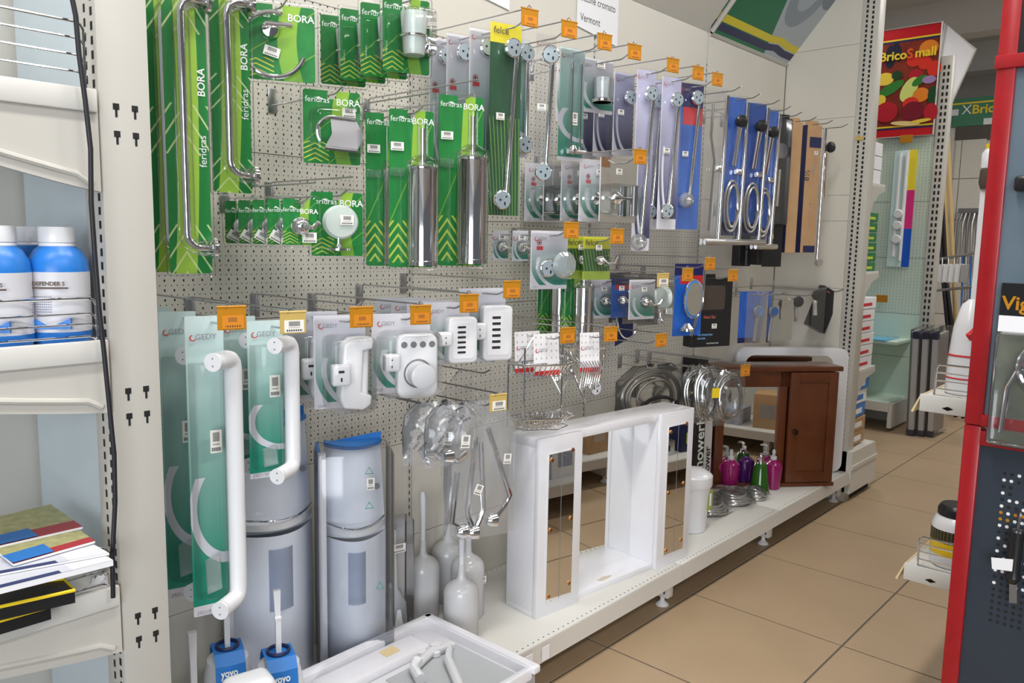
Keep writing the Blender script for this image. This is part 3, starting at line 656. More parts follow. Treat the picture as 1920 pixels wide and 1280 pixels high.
def b_carton(t, w, h, i, T, prints=True):
    d = .045
    b = part('carton', MB().box((-w/2, -d/2, T-h-.01), (w/2, d/2, T-.02)), 'cardboard', t, bevel=.001, seg=1)
    part('navy_side', MB().box((-w/2-.0012, -d/2, T-h-.01), (-w/2, d/2, T-.02)), 'navy', b, smooth=0)
    part('flap', MB().plate([(-w*.5, T-.02), (w*.5, T-.02), (w*.42, T+.004), (-w*.42, T+.004)], -.001, .001), 'cardboard', t, smooth=0)
    if prints:
        part('navy_band', MB().box((-w*.30, -d/2-.0012, T-h*.20), (w*.5, -d/2, T-h*.12)), 'navy', b, smooth=0); part('navy_band', MB().box((-w*.30, -d/2-.0012, T-h-.008), (w*.5, -d/2, T-h*.96)), 'navy', b, smooth=0)
        text(b, '8½', .045, (-w*.20, -d/2-.001, T-h*.46), 'ink', rot=(PI/2, -PI/2, 0))
        part('rail_drawing', MB().tube([(w*.15, -d/2-.0008, T-h*.30), (w*.10, -d/2-.0008, T-h*.50)], .0012, 4).tube([(w*.02, -d/2-.0008, T-h*.62), (0, -d/2-.0008, T-h*.84)], .0012, 4).tube([(w*.25, -d/2-.0008, T-h*.31), (-w*.02, -d/2-.0008, T-h*.40)], .0022, 4).tube([(w*.14, -d/2-.0008, T-h*.63), (-w*.08, -d/2-.0008, T-h*.63)], .0022, 4), 'gedy_ink', b)
        sticker(b, w*.18, T-h*.24, .022, .02, -d/2-.001)
top('the narrow cardboard box', 2.226, -.31, b_carton, 'tall narrow brown cardboard box with navy side, plain front', 470, 20, yaw=-34, prints=False, name='carton', **{**FR, 'cat': 'cardboard box'})
top('the printed cardboard box', 2.372, -.335, b_carton, 'tall brown cardboard box with rail drawings and handwriting', 470, 27, yaw=-24, name='carton', **{**FR, 'cat': 'cardboard box'})
def b_handshower(t, w, h, i, T, rail=True):
    part('shower_head', MB().lathe([(.010, -.045), (.026, -.040), (.029, -.03), (.022, -.012), (.01, 0)], 20, (0, 0, T-h*.16), 'y'), 'black', t)
    part('shower_handle', MB().tube([(0, -.01, T-h*.2), (.004, -.006, T-h*.34), (.010, -.004, T-h*.52)], [.013, .010, .011], 10), 'chrome', t)
    if rail:
        part('rail', MB().cyl((-.012, 0, T-h*.02), (-.012, 0, T-h), .0085, 12), 'chrome', t); part('rail_foot', MB().lathe([(.02, -.02), (.02, 0), (.012, .01)], 16, (-.01, 0, T-h), 'y'), 'chrome', t)
    else: part('film', MB().sheet(rrect(w, h, .006, T+.002), -.052), 'film', t, smooth=0)
top('the last black-head rail pack', 2.535, -.35, b_handshower, 'chrome shower rail with black head right of the cardboard boxes', 492, 34, yaw=-20, **FR)
for nm, u in (('left', 1392), ('right', 1426)):
    P = at(u, 440, -.16); t = thing('shower_carton', 'black shower box with pale lettering, '+nm+' of two under the sets', 'box', (P.x, -.16, P.z), math.radians(-24))
    b = part('carton', MB().box((-.035, -.03, -.155), (.035, .03, .12)), 'black', t, bevel=.001, seg=1)
    text(b, 'SHOWER SERIES', .018, (.012, -.031, -.15), 'gedy_ink', rot=(PI/2, -PI/2, 0))
    hook('the black shower box, '+nm+' one', P.x, P.z+.118, -.22, False)
# second row
HANG('grey roll holder packs', (1148, 296), -.38, 68, 416, b_rollholder, 'grey-teal card with chrome paper roll holder', 'paper holder', X=.621, n=5, step=.085, tag='amber', beyond=.05, yaw=-8)
HANG('the teal glass soap dish pack', (1010, 432), -.375, 70, 542, b_fe11, 'white-teal card with glass soap dish and zinc disc', 'soap dish', X=.261, tag='amber', beyond=.05, yaw=-18,
     extra=[(b_small, 'small grey hook card behind the glass soap dish pack, '+o, y, 'robe hook', dict(w=.06, h=.10)) for o, y in (('nearer one', -.25), ('farther one', -.16))])
HANG('lime robe hook packs', (1124, 444), -.385, 50, 524, b_small, 'lime-topped green card with chrome robe hook', 'robe hook', X=.502, m='lemongrass', n=4, step=.075, tag='amber', beyond=.045, yaw=-14)
HANG('white hook packs under the lime cards', (1130, 524), -.20, 42, 596, b_small, 'small white card with chrome hook under the lime cards', 'robe hook', n=2, step=.07, yaw=-14)
HANG('the blue and white robe hook packs', (1206, 524), -.37, 48, 598, b_small, 'white card with chrome robe hook in front of blue one', 'robe hook', X=.816, tag='pale', beyond=.05, yaw=-14,
     extra=[(b_small, 'blue card with chrome robe hook beside the white ones', -.27, 'robe hook', dict(m='bluecard', w=.085, h=.15))])
def b_towelring(t, w, h, i, T):
    part('ring', MB().tube([(math.cos(a)*w*.5, 0, T-h*.55+math.sin(a)*h*.45) for a in [2*PI*k/32 for k in range(32)]], .004, 8, closed=True), 'chrome', t)
    part('sleeve', MB().plate([(-w*.42, T), (w*.28, T), (w*.3, T-h*.98), (-w*.5, T-h*1.15)], .008, .009), 'navy', t, smooth=0)
    part('mount', MB().lathe([(.004, -.016), (.016, -.008), (.018, 0)], 16, (0, 0, T-h*.1), 'y'), 'chrome', t)
HANG('the chrome towel ring', (1180, 540), -.22, 42, 634, b_towelring, 'bare chrome towel ring hanging against a navy sleeve', 'towel ring', yaw=-14)
def b_clearsoap(t, w, h, i, T):
    c = part('card', MB().plate(rrect(w*.7, h, .004, T, cx=-w*.15), 0, .0012), 'film', t, smooth=0)
    part('dish', MB().lathe([(.010, -.006), (.040, -.002), (.05, .012), (.047, .014), (.034, .003)], 26, (w*.05, -.03, T-h*.45), 'x', 1, 1), 'frost', t)
    part('mount', MB().lathe([(.016, -.012), (.018, 0), (.006, .012), (.006, .03)], 16, (w*.05, -.03, T-h*.9)), 'chrome', t)
    part('blister_dome', MB().obox((-w*.35, -.07, T-h*.85), (w*.3, -.002, T-h*.1)), 'clear', t, bevel=.015, seg=3)
HANG('clear soap dish packs', (1262, 512), -.30, 56, 606, b_clearsoap, 'clear pack with glass soap dish on chrome foot', 'soap dish', n=3, step=.07, X=1.009, tag='amber', beyond=.11, yaw=-12)
def b_magnifier(t, w, h, i, T):
    part('mirror_disc', MB().lathe([(.07, -.004), (.078, 0), (.07, .004)], 32, (0, -.03, T-h*.48), 'y', .62, 1), 'blue', t)
    part('mirror_glass', MB().lathe([(.068, -.0046), (.068, -.0038)], 32, (0, -.03, T-h*.48), 'y', .62, 1), 'mirror', t)
    part('mirror_rim', MB().tube([(math.cos(a)*.078*.62, -.03, T-h*.48+math.sin(a)*.078) for a in [2*PI*k/36 for k in range(36)]], .004, 7, closed=True), 'chrome', t)
    part('arm', MB().tube([(w*.45, -.01, T-h*.05), (w*.40, -.014, T-h*.5), (w*.05, -.012, T-h*1.0)], .006, 9), 'chrome', t)
    part('foot', MB().lathe([(.03, -.01), (.03, 0), (.01, .02)], 18, (-w*.2, -.03, T-h*.88)), 'chrome', t)
    part('card', MB().plate(rrect(w, h, .004, T), .006, .008), 'bluecard', t, smooth=0)
HANG('the round shaving mirror', (1318, 494), -.36, 52, 628, b_magnifier, 'blue card with round chrome shaving mirror beside the black box', 'mirror', X=1.18, tag='amber', beyond=.05, yaw=-20, name='shaving_mirror')
def b_blackbox(t, w, h, i, T):
    d = .06
    b = part('carton', MB().box((-w/2, -d/2, T-h), (w/2, d/2, T-.012)), 'black', t, bevel=.001, seg=1)
    part('carton_window', MB().plate(rrect(w*.62, h*.34, .012, T-h*.14), -d/2-.001, -d/2), M.setdefault('window_brown', mat('brown_window', s2l(70, 62, 56), .15)), b, smooth=0)
    text(b, 'Ideal Set', .019, (-w*.24, -d/2-.001, T-h*.60), M.setdefault('salmon', mat('salmon_ink', s2l(214, 112, 96), .5)), shear=.3)
    text(b, 'MULTIFUNCTION', .010, (-w*.36, -d/2-.001, T-h*.84), M.setdefault('paleblue', mat('pale_blue_ink', s2l(120, 170, 220), .5)), bold=.0003)
    text(b, 'SHOWER', .010, (-w*.36, -d/2-.001, T-h*.89), 'paleblue', bold=.0003)
    text(b, 'MULTIFONCTION', .008, (-w*.12, -d/2-.001, T-h*.96), 'white_ink')
    sticker(b, w*.06, T-h*.71, .026, .02, -d/2-.001)
    part('hang_tab', MB().plate(rrect(w*.3, .03, .004, T+.004), -.001, .001), 'black', t, smooth=0)
HANG('the black multifunction shower box', (1366, 514), -.34, 70, 646, b_blackbox, 'black multifunction shower box with brown window and salmon lettering', 'box', X=1.38, tag='amber', beyond=.07, yaw=-22, name='shower_carton')
def b_bluehead(t, w, h, i, T, m='bluepack'):
    part('card', MB().plate(rrect(w*.8, h, .004, T, cx=-w*.1), 0, .0012), m, t, smooth=0)
    part('shower_head', MB().lathe([(.010, -.03), (.026, -.026), (.030, -.018), (.020, 0)], 20, (w*.2, -.012, T-h*.38), 'y'), 'steel', t)
    part('head_face', MB().lathe([(.021, -.0315), (.021, -.029)], 20, (w*.2, -.012, T-h*.38), 'y'), 'blue', t)
    part('shower_handle', MB().tube([(w*.2, -.026, T-h*.5), (w*.16, -.022, T-h*.7), (w*.14, -.02, T-h*.96)], [.010, .008, .009], 9), 'chrome', t)
    part('film', MB().sheet(rrect(w, h*1.02, .004, T+.002), -.048), 'film', t, smooth=0)
for k, (u, nm) in enumerate(((1408, 'left'), (1436, 'right'))):
    HANG('the blue hand shower card, '+nm+' one', (u, 546), -.30, 40, 642, b_bluehead, 'blue card with round chrome hand shower, '+nm+' of two', 'hand shower', yaw=-22, double=False, beyond=.08)
HANG('the slim hand shower', (1462, 556), -.30, 22, 636, b_handshower, 'slim chrome hand shower beside the blue cards', 'hand shower', yaw=-16, double=False, rail=False, beyond=.07)
HANG('the black-faced hand shower', (1491, 548), -.33, 34, 650, b_handshower, 'chrome hand shower with black face hanging alone near partition', 'hand shower', yaw=-30, double=False, rail=False, beyond=.08)
HANG('the bagged hand shower', (1528, 536), -.36, 24, 640, b_handshower, 'bagged chrome hand shower in front of the small black box', 'hand shower', yaw=-40, double=False, rail=False, beyond=.06)
def b_tiltbox(t, w, h, i, T):
    b = part('carton', MB().box((-w/2, -.02, T-h), (w/2, .02, T-.01)), 'black', t, bevel=.001, seg=1); b.rotation_euler.y = .42
    text(b, 'Ideal', .014, (-w*.3, -.021, T-.035), 'salmon', shear=.3)
HANG('the small tilted black box', (1556, 540), -.33, 34, 622, b_tiltbox, 'small black shower box hanging tilted by the far partition', 'box', yaw=-24, double=False, beyond=.06, name='shower_carton')
hook('nothing, below the chrome towel ring', .836, 1.055, -.41, True, 'amber')
# ---- white bathroom plastic row
def b_grab(t, w, h, i, T, short=False, code='2921/50'):
    c = part('card', MB().plate(rrect(w*.72, h, .003, T, cx=-w*.14), .002, .0034), 'gedylong', t, smooth=0)
    gtext(c, w, T, z=T-.036 if short else T-.05, s=.017)
    text(c, code, .011, (-w*.45, .0008, T-h+.004), 'gedy_ink', shear=.2)
    part('blister', MB().tube([(-w*.16, -.012, T-h*.15), (-w*.16, -.012, T-h*.92)], w*.32, 12), 'clear', t)
    r = .019 if not short else .0175; zt = T-h*.135; zb = T-h*.945; R = .022
    xo, yo = w*.34, -.018; xa, ya = -w*.10, -.066
    p = [(xa, ya, zt)] + [(xo+(xa-xo)*q, yo+(ya-yo)*q, zt-dz) for q, dz in ((.35, 0), (.16, .003), (.05, .010), (0, .022))] + [(xo+(xa-xo)*q, yo+(ya-yo)*q, zb+dz) for q, dz in ((0, .022), (.05, .010), (.16, .003), (.35, 0))] + [(xa, ya, zb)]
    part('grab_bar', MB().tube(p, r, 18), 'white', t, smooth=50)
    dv = Vector((xa-xo, ya-yo, 0)).normalized()
    for z in (zt, zb):
        e = Vector((xa, ya, z)) + dv*.002
        part('base_disc', MB().cyl(e, e+dv*.006, r*1.04, 20), 'white', t)
        part('screw_hole', MB().cyl(e+dv*.0061+Vector((0, 0, .008)), e+dv*.0066+Vector((0, 0, .008)), .0018, 8).cyl(e+dv*.0061-Vector((0, 0, .008)), e+dv*.0066-Vector((0, 0, .008)), .0018, 8), 'grey', t)
    part('screw_bag', MB().plate([(-w*.30, T-h*.80), (-w*.02, T-h*.78), (-w*.0, T-h*.90), (-w*.28, T-h*.91)], -.028, -.018), 'bag', t)
    sticker(t, -w*.05, T-h*.40, .024, .05, -.034 if not short else -.032)
HANG('long white grab bar packs', (392, 592), -.40, 100, 1152, b_grab, 'long white grab bar on teal card', 'grab bar', n=3, step=.125, X=-.893, tag='amber', beyond=.05, yaw=-14, name='grab_bar_pack')
HANG('short white grab bar packs', (512, 600), -.40, 92, 893, b_grab, 'short white grab bar on teal card', 'grab bar', n=2, step=.12, X=-.749, tag='pale', beyond=.05, yaw=-14, short=True, code='2921/30', name='grab_bar_pack')
def b_wpaper(t, w, h, i, T):
    c = pack(t, w*.95, h, T, 'gedy'); text(c, '2924', .010, (-w*.42, -.0012, T-h+.004), 'gedy_ink', shear=.2)
    part('body', MB().plate([(-w*.05, T-h*.30), (w*.10, T-h*.22), (w*.48, T-h*.22), (w*.48, T-h*.34), (w*.30, T-h*.36), (w*.26, T-h*.80), (w*.46, T-h*.84), (w*.44, T-h*.94), (w*.30, T-h*.99), (-w*.05, T-h*.96), (-w*.12, T-h*.85)], -.062, -.012), 'white', t, bevel=.006, seg=3)
    part('roller', MB().cyl((w*.36, -.036, T-h*.35), (w*.34, -.036, T-h*.85), .012, 14), 'matte_white', t)
    part('mount_block', MB().box((-w*.30, -.086, T-h*.70), (w*.02, -.055, T-h*.48)), 'white', t, bevel=.006, seg=3)
    part('mount_slot', MB().box((-w*.20, -.0868, T-h*.56), (-w*.10, -.0862, T-h*.535)).box((-w*.165, -.0868, T-h*.65), (-w*.135, -.0862, T-h*.61)), 'ink', t, smooth=0)
    part('blister_dome', MB().obox((-w*.34, -.095, T-h), (w*.5, -.004, T-h*.2)), 'clear', t, bevel=.018, seg=3)
HANG('white paper holder packs', (616, 592), -.40, 104, 766, b_wpaper, 'white plastic paper holder on teal card', 'paper holder', n=2, step=.12, X=-.564, tag='amber', beyond=.05, yaw=-20)
def b_wcup(t, w, h, i, T):
    c = pack(t, w*.95, h, T, 'gedy'); text(c, '2910', .013, (-w*.46, -.0012, T-h+.006), 'gedy_ink', shear=.2)
    part('body', MB().plate(rrect(w*.66, h*.80, .022, T-h*.24, cx=w*.20), -.042, -.012), 'white', t, bevel=.006, seg=3)
    for k in range(4): part('brush_hole', MB().lathe([(.0085, -.0424), (.0085, -.0418)], 16, (w*(-.02+.15*k), 0, T-h*.37), 'y'), 'grey', t)
    part('cup', MB().lathe([(.028, -.085), (.032, -.083), (.033, -.045), (.033, -.041)], 26, (w*.22, 0, T-h*.74), 'y'), 'white', t)
    part('cup_ring', MB().tube([(w*.20+math.cos(a)*.036, -.043, T-h*.73+math.sin(a)*.036) for a in [2*PI*k/26 for k in range(26)]], .0022, 6, closed=True), 'grey', t)
    part('mount_block', MB().box((-w*.36, -.066, T-h*.68), (-w*.12, -.035, T-h*.47)), 'white', t, bevel=.006, seg=3)
    part('mount_slot', MB().box((-w*.26, -.0668, T-h*.54), (-w*.24, -.0662, T-h*.525)).box((-w*.26, -.0668, T-h*.63), (-w*.245, -.0662, T-h*.60)), 'ink', t, smooth=0)
    part('film', MB().obox((-w*.4, -.09, T-h*1.0), (w*.54, -.004, T-h*.2)), 'clear', t, bevel=.02, seg=3)
HANG('the white toothbrush holder pack', (716, 590), -.41, 118, 738, b_wcup, 'white plastic cup and toothbrush holder on teal card', 'toothbrush holder', X=-.379, tag='amber', beyond=.04, yaw=-24)
def b_wsoap(t, w, h, i, T):
    c = pack(t, w*.95, h, T, 'gedy'); text(c, '2911', .010, (-w*.42, -.0012, T-h+.004), 'gedy_ink', shear=.2)
    part('dish', MB().plate(rrect(w*.60, h*.74, .014, T-h*.22, cx=w*.20), -.05, -.012), 'white', t, bevel=.006, seg=3)
    part('dish_well', MB().plate(rrect(w*.44, h*.58, .010, T-h*.30, cx=w*.20), -.0508, -.0500), 'matte_white', t, smooth=0)
    mb = MB()
    for k in range(6): mb.plate(rrect(w*.17, h*.035, .002, T-h*(.36+.08*k), cx=w*.16), -.0514, -.0508)
    part('drain_slots', mb, 'ink', t, smooth=0)
    part('mount_block', MB().box((-w*.34, -.07, T-h*.66), (-w*.08, -.04, T-h*.44)), 'white', t, bevel=.006, seg=3)
    part('mount_slot', MB().box((-w*.23, -.0708, T-h*.53), (-w*.21, -.0702, T-h*.51)).box((-w*.225, -.0708, T-h*.62), (-w*.21, -.0702, T-h*.585)), 'ink', t, smooth=0)
HANG('white soap dish packs', (842, 566), -.40, 90, 682, b_wsoap, 'white plastic soap dish on teal card, left hook', 'soap dish', n=4, step=.07, X=-.207, tag='amber', beyond=.05, yaw=-20)
HANG('the white slotted soap rack pack', (906, 540), -.365, 92, 678, b_wsoap, 'white slotted plastic soap rack in film, rightmost of its row', 'soap dish', X=-.031, tag='amber', beyond=.08, yaw=-24)
# ---- wire corner baskets on two hooks
def wires(segs, r): 
    mb = MB()
    for s in segs: mb.tube(s, r, 6)
    return mb
def b_basketcard(t, w, h, i, T):
    c = part('card', MB().plate(rrect(w, h, .002, T), 0, .001), 'redcard', t, smooth=0); c.rotation_euler.x = -.08
    gtext(c, w, T, z=T-h*.42, s=.014)
def b_corner(t, w, h, i, T):
    a = w; pts = lambda z: [(-a*.5, 0, z), (a*.5, 0, z), (a*.42, -a*.38, z), (a*.1, -a*.52, z), (-a*.42, -a*.30, z)]
    for lev, (z1, z0) in enumerate(((T-h*.30, T-h*.42), (T-h*.86, T-h*.98))):
        o = part('basket_rim', MB().tube(pts(z1), .0038, 7, closed=True), 'chrome', t)
        part('basket_floor_rim', MB().tube([(x*.86, y*.86, z) for x, y, z in pts(z0)], .002, 6, closed=True), 'chrome', t)
        s = []
        for k in range(11):
            x = -a*.42+a*.84*k/10; s.append([(x, -.002, z1), (x*.86, -.004, z0), (x*.86, -a*.34*.9+abs(x)*.2, z0), (x, -a*.40+abs(x)*.2, z1)])
        part('basket_wires', wires(s, .0023), 'chrome', t)
        part('soap_bar_plate', MB().box((-a*.4, -a*.3, z1-.002), (-a*.02, -a*.24, z1+.002)), 'chrome', t)
    for x, y in ((-a*.48, -.001), (a*.48, -.001), (-a*.40, -a*.29)):
        part('basket_post', MB().cyl((x, y, T-h*.12), (x, y, T-h*.98), .0032, 8), 'chrome', t)
    part('hanger_loop', MB().tube([(-a*.3, 0, T-h*.3), (-.01, 0, T-.012), (0, 0, T-.009), (.01, 0, T-.012), (a*.3, 0, T-h*.3)], .0024, 7), 'chrome', t)
def b_vbasket(t, w, h, i, T):
    s = [[(-w*.5, 0, T-h*.25), (w*.55, -.02, T-h*.25), (w*.35, -.05, T-h*.55), (-w*.1, -.06, T-h), (-w*.5, 0, T-h*.25)]]
    part('basket_rim', wires(s, .0042), 'chrome', t)
    part('basket_wires', wires([[(-w*.45+w*.9*k/8, -.002, T-h*.26), (-w*.15+w*.5*k/8, -.05, T-h*.5), (-w*.30+w*.45*k/8, -.07, T-h*.78)] for k in range(9)], .0022), 'chrome', t)
    part('hanger_loop', MB().tube([(-w*.3, 0, T-h*.26), (0, 0, T-.009), (w*.3, 0, T-h*.26)], .0024, 7), 'chrome', t)
HANG('the large wire corner basket', (1016, 622), -.36, 104, 796, b_corner, 'two-tier chrome wire corner basket with white-red card', 'wire basket', X=.225, tag='amber', beyond=.09, yaw=-14, name='corner_basket',
     extra=[(b_basketcard, 'white and red folded card on the large basket hook, '+o, y, 'card', dict(name='product_card', w=.10, h=.135, yaw=-14)) for o, y in (('front one', -.40), ('rear one', -.32))])
HANG('the small wire corner basket', (1090, 622), -.37, 70, 748, b_vbasket, 'small V-shaped chrome wire basket right of the large one', 'wire basket', X=.456, tag='amber', beyond=.08, yaw=-24, name='corner_basket',
     extra=[(b_vbasket, 'small chrome wire basket behind the V-shaped one', -.25, 'wire basket', dict(name='corner_basket', w=.16, h=.22, yaw=-14)),
            (b_basketcard, 'white and red folded card on the small basket hook', -.40, 'card', dict(name='product_card', w=.075, h=.135, yaw=-24))])
P = at(1114, 727, -.12); t = thing('suction_disc', 'white round suction disc hanging behind the wire baskets', 'hook', P, math.radians(-14)); hole_plate(t, 0, 0, .03, -.01, m='paper')
# ---- bags
def bagmesh(w, h, d, seed, nx=14, nz=14, crump=.012):
    rnd = random.Random(seed); ph = [rnd.uniform(0, 6) for _ in range(8)]; mb = MB(); vs = []
    for side in (-1, 1):
        for j in range(nz+1):
            for i in range(nx+1):
                x = -1+2*i/nx; z = j/nz
                e = max(0, (1-x*x))**.5*max(0.0, math.sin(PI*min(1, z*.95+.05)))**.6
                c = crump*(math.sin(7*x+5*z+ph[0]+side)+math.sin(13*x-9*z+ph[1])*.7+math.sin(4*x+17*z+ph[2])*.6+rnd.uniform(-.5, .5))
                vs.append((x*w/2*(1-.45*(max(0, .2-z)/.2)) + c*.4, side*(d/2*e+.001) + c*e, -z*h + c*.5))
    n = (nx+1)*(nz+1); fs = []
    for s in range(2):
        for j in range(nz):
            for i in range(nx): q = s*n+j*(nx+1)+i; fs.append((q, q+1, q+nx+2, q+nx+1) if s else (q+nx+1, q+nx+2, q+1, q))
    return mb.add(vs, fs)
def bagprint(parent, w, h, seed, y, word='MINI'):
    rnd = random.Random(seed)
    for k in range(7): text(parent, word, .012, (rnd.uniform(-w*.4, w*.2), y-.006-rnd.uniform(0, .008), -h*rnd.uniform(.25, .9)), 'ink', rot=(PI/2, rnd.choice((.3, -.9, -.4)), 0))
def b_chromebag(t, w, h, i, T):
    b = part('bag', bagmesh(w, h, .07, 3+i, crump=.005), 'bag', t, smooth=25, loc=(0, 0, T))
    bagprint(b, w, h, i+1, -.03)
    part('tap_cup', MB().lathe([(.010, 0), (.020, .006), (.024, .03), (.021, .03), (.016, .01)], 20, (-w*.22, -.012, T-h*.80), 'x'), 'chrome', t)
    part('tap_pipe', MB().tube([(-w*.1, 0, T-h*.75), (w*.1, -.01, T-h*.9), (w*.28, -.012, T-h*.8)], .010, 10), 'chrome', t)
    sticker(t, w*.14, T-h*.55, .026, .036, -.052, .1)
for k, (u, v, vb, wp, lab) in enumerate(((812, 752, 866, 110, 'crumpled clear bag of chrome fittings, left of two'), (846, 758, 872, 96, 'crumpled clear bag of chrome fittings, right of two'))):
    HANG(('left', 'right')[k]+' crumpled bag of chrome fittings', (u, v), -.38-.05*k, wp, vb, b_chromebag, lab, 'bag', yaw=-20, double=False, dark=True, name='parts_bag')
def b_armbag(t, w, h, i, T):
    part('bag', bagmesh(w*1.05, h*1.02, .07, 11, crump=.003), 'bag', t, smooth=25, loc=(0, 0, T))
    for (x0, z0, x1, z1, x2, z2) in ((.08, .20, .42, .72, .12, .93), (-.10, .26, -.22, .80, -.16, .90), (-.36, .5, -.44, .86, -.2, .95), (-.02, .30, .02, .80, -.14, .96)):
        part('shower_arm', MB().tube([(w*x0, -.01, T-h*z0), (w*(x0*.5+x1*.5), -.012, T-h*(z0*.5+z1*.5)), (w*x1, -.014, T-h*z1), (w*(x1*.6+x2*.4), -.016, T-h*(z1*.55+z2*.45)), (w*x2, -.02, T-h*z2)], .0085, 10), 'chrome', t)
    for x, z in ((.14, .88), (-.14, .95), (-.30, .93)):
        part('arm_collar', MB().lathe([(.012, -.02), (.020, -.01), (.022, .012), (.018, .012)], 16, (w*x, -.02, T-h*z), 'x'), 'chrome', t)
    sticker(t, w*.30, T-h*.42, .024, .03, -.045, .1); sticker(t, -w*.12, T-h*.62, .024, .03, -.045, .4)
HANG('the long bag of shower arms', (890, 752), -.42, 128, 1004, b_armbag, 'long clear bag of chrome shower arms above the white brushes', 'bag', X=-.086, yaw=-20, tag='pale', beyond=.03, name='parts_bag', dark=True)
def b_flatbag(t, w, h, i, T): part('bag', bagmesh(w, h, .02, 21, crump=.003), 'film', t, smooth=25, loc=(0, 0, T))
HANG('the empty-looking clear bag', (900, 690), -.22, 140, 880, b_flatbag, 'large flat clear bag behind the chrome shower arms', 'bag', yaw=-14, name='parts_bag', dark=True)
def coil(t, w, h, T, m, n=4, r=.006, y=-.01, seed=0, sx=1.0):
    rnd = random.Random(seed)
    for k in range(n):
        a = w*.42*(1-.09*k)*sx; b = h*.42*(1-.07*k); ox = rnd.uniform(-.1, .1)*w
        part('hose_loop', MB().tube([(ox+math.cos(q)*a, y-.013*k+.004*math.sin(3*q), T-h*.52+math.sin(q)*b) for q in [2*PI*j/30 for j in range(30)]], r, 8, closed=True), m, t)
def b_hosebag(t, w, h, i, T, m='hose', loops=4, lab=False, black=False):
    part('bag', bagmesh(w, h, .06, 31+i, crump=.004), 'film', t, smooth=25, loc=(0, 0, T)); coil(t, w, h, T, m, loops, .0065, .018, i)
    if lab: part('yellow_label', MB().box((0, -.043, T-h*.55), (w*.34, -.042, T-h*.38)), 'yellow', t, smooth=0)
    if black: part('black_hose', MB().tube([(math.cos(q)*w*.34+.02, -.034, T-h*.86+math.sin(q)*h*.36) for q in [PI*j/16 for j in range(17)]], .008, 9), 'rubber', t)
HANG('the wide bag of grey hoses', (1222, 684), -.17, 128, 800, b_hosebag, 'wide bag of grey hoses behind the white mirror cabinet', 'hose', yaw=-14, black=True, m='brownhose', loops=5, name='hose_bag')
HANG('the yellow-labelled hose bag', (1326, 684), -.36, 42, 790, b_hosebag, 'clear bag with single hose and yellow label', 'hose', yaw=-24, lab=True, loops=2, name='hose_bag')
HANG('the ribbed hose bags', (1405, 684), -.42, 56, 792, b_hosebag, 'clear bag of ribbed chrome hose before the wooden cabinet', 'hose', X=1.461, yaw=-24, n=3, step=.08, tag='amber', name='hose_bag', loops=3)
# ================================================================== THINGS ON THE BASE SHELF
SZ = .175
def caddy(name, label, x, y, rz, h, w, top):
    t = thing(name, label, 'corner caddy', (x, y, SZ), math.radians(rz))
    def front(z0, z1, bul, m, nm, k=14, inset=0, wt=1.0):
        vs = []
        for z, ww in ((z0, 1), (z1, wt)):
            for i in range(k+1):
                a = -1+2*i/k; vs.append((a*(w/2-inset)*ww, -bul*(1-a*a)-.02, z))
        mb = MB().add(vs, [(i, i+1, i+k+2, i+k+1) for i in range(k)], [(i/k, 0) for i in range(k+1)]+[(i/k, 1) for i in range(k+1)])
        return part(nm, mb, m, t)
    front(0, h*.60, .085, 'translucent', 'lower_bin'); front(h*.60, h, .055, 'translucent', 'upper_shell', wt=.86)
    part('back_plate', MB().add([(-w/2, 0, 0), (w/2, 0, 0), (w*.43, 0, h), (-w*.43, 0, h)], [(0, 1, 2, 3)]), 'white', t, smooth=0)
    for s in (-1, 1): part('side_wall', MB().add([(s*w/2, 0, 0), (s*w/2, -.02, 0), (s*w*.43, -.02, h), (s*w*.43, 0, h)], [(0, 1, 2, 3)]), 'translucent', t, smooth=0)
    for z in (h*.30, h*.62):
        pts = [(-w/2, 0)] + [(a*w/2, -.082*(1-a*a)-.02) for a in [-1+2*i/14 for i in range(15)]] + [(w/2, 0)]
        part('tray', MB().plate(pts, z, z+.018, 'z'), 'white', t)
    part('towel_rod', MB().tube([(a*w*.48, -.095*(1-a*a)-.024, h*.665) for a in [-1+2*i/16 for i in range(17)]], .003, 8), 'chrome', t)
    part('door_panel', MB().add([(a*w*.40, -.088*(1-a*a)-.0215, z) for z in (h*.31, h*.55) for a in [-1+2*i/10 for i in range(11)]], [(i, i+1, i+12, i+11) for i in range(10)]), M.setdefault('haze', clear('hazy_panel', (.8, .85, .95), .5, .15, hazecol=s2l(176, 186, 206))), t)
    for s in (-1, 1): part('screw_cap', MB().lathe([(.009, -.004), (.009, 0)], 14, (s*w*.34, -.055, h*.82), 'y'), 'grey' if s > 0 else 'clear', t)
    if top:
        part('blue_top_card', MB().plate([(-w*.45, 0)] + [(a*w*.45, -.06*(1-a*a)-.02) for a in [-1+2*i/12 for i in range(13)]] + [(w*.45, 0)], h, h+.012, 'z'), 'blue_print', t)
        part('blue_back_card', MB().plate([(-w*.45, h*.98), (w*.45, h*.98), (w*.45, h*1.05), (-w*.25, h*1.02)], -.004, -.001), 'blue_print', t, smooth=0)
    return t
c1 = at(512, 1100, -.15)
caddy('corner_caddy', 'translucent blue-white corner caddy behind the blue toilet brushes', -.565, -.045, -10, .74, .25, True)
t = caddy('corner_caddy', 'film-wrapped corner caddy with blue printed side, beside the other caddy', -.335, -.135, -30, .655, .185, True)
part('printed_side', MB().box((-.105, -.10, 0), (-.098, .01, .66)), 'panelprint', t, smooth=0)
part('blue_corner', MB().box((-.1065, -.101, .50), (-.0985, .011, .662)), 'blue_print', t, smooth=0)
part('white_edge', MB().box((-.107, -.108, 0), (-.085, -.10, .66)), 'lacquer', t, bevel=.002)
part('film', MB().box((-.112, -.135, 0), (.105, .012, .665)), 'film', t, bevel=.02, seg=2)
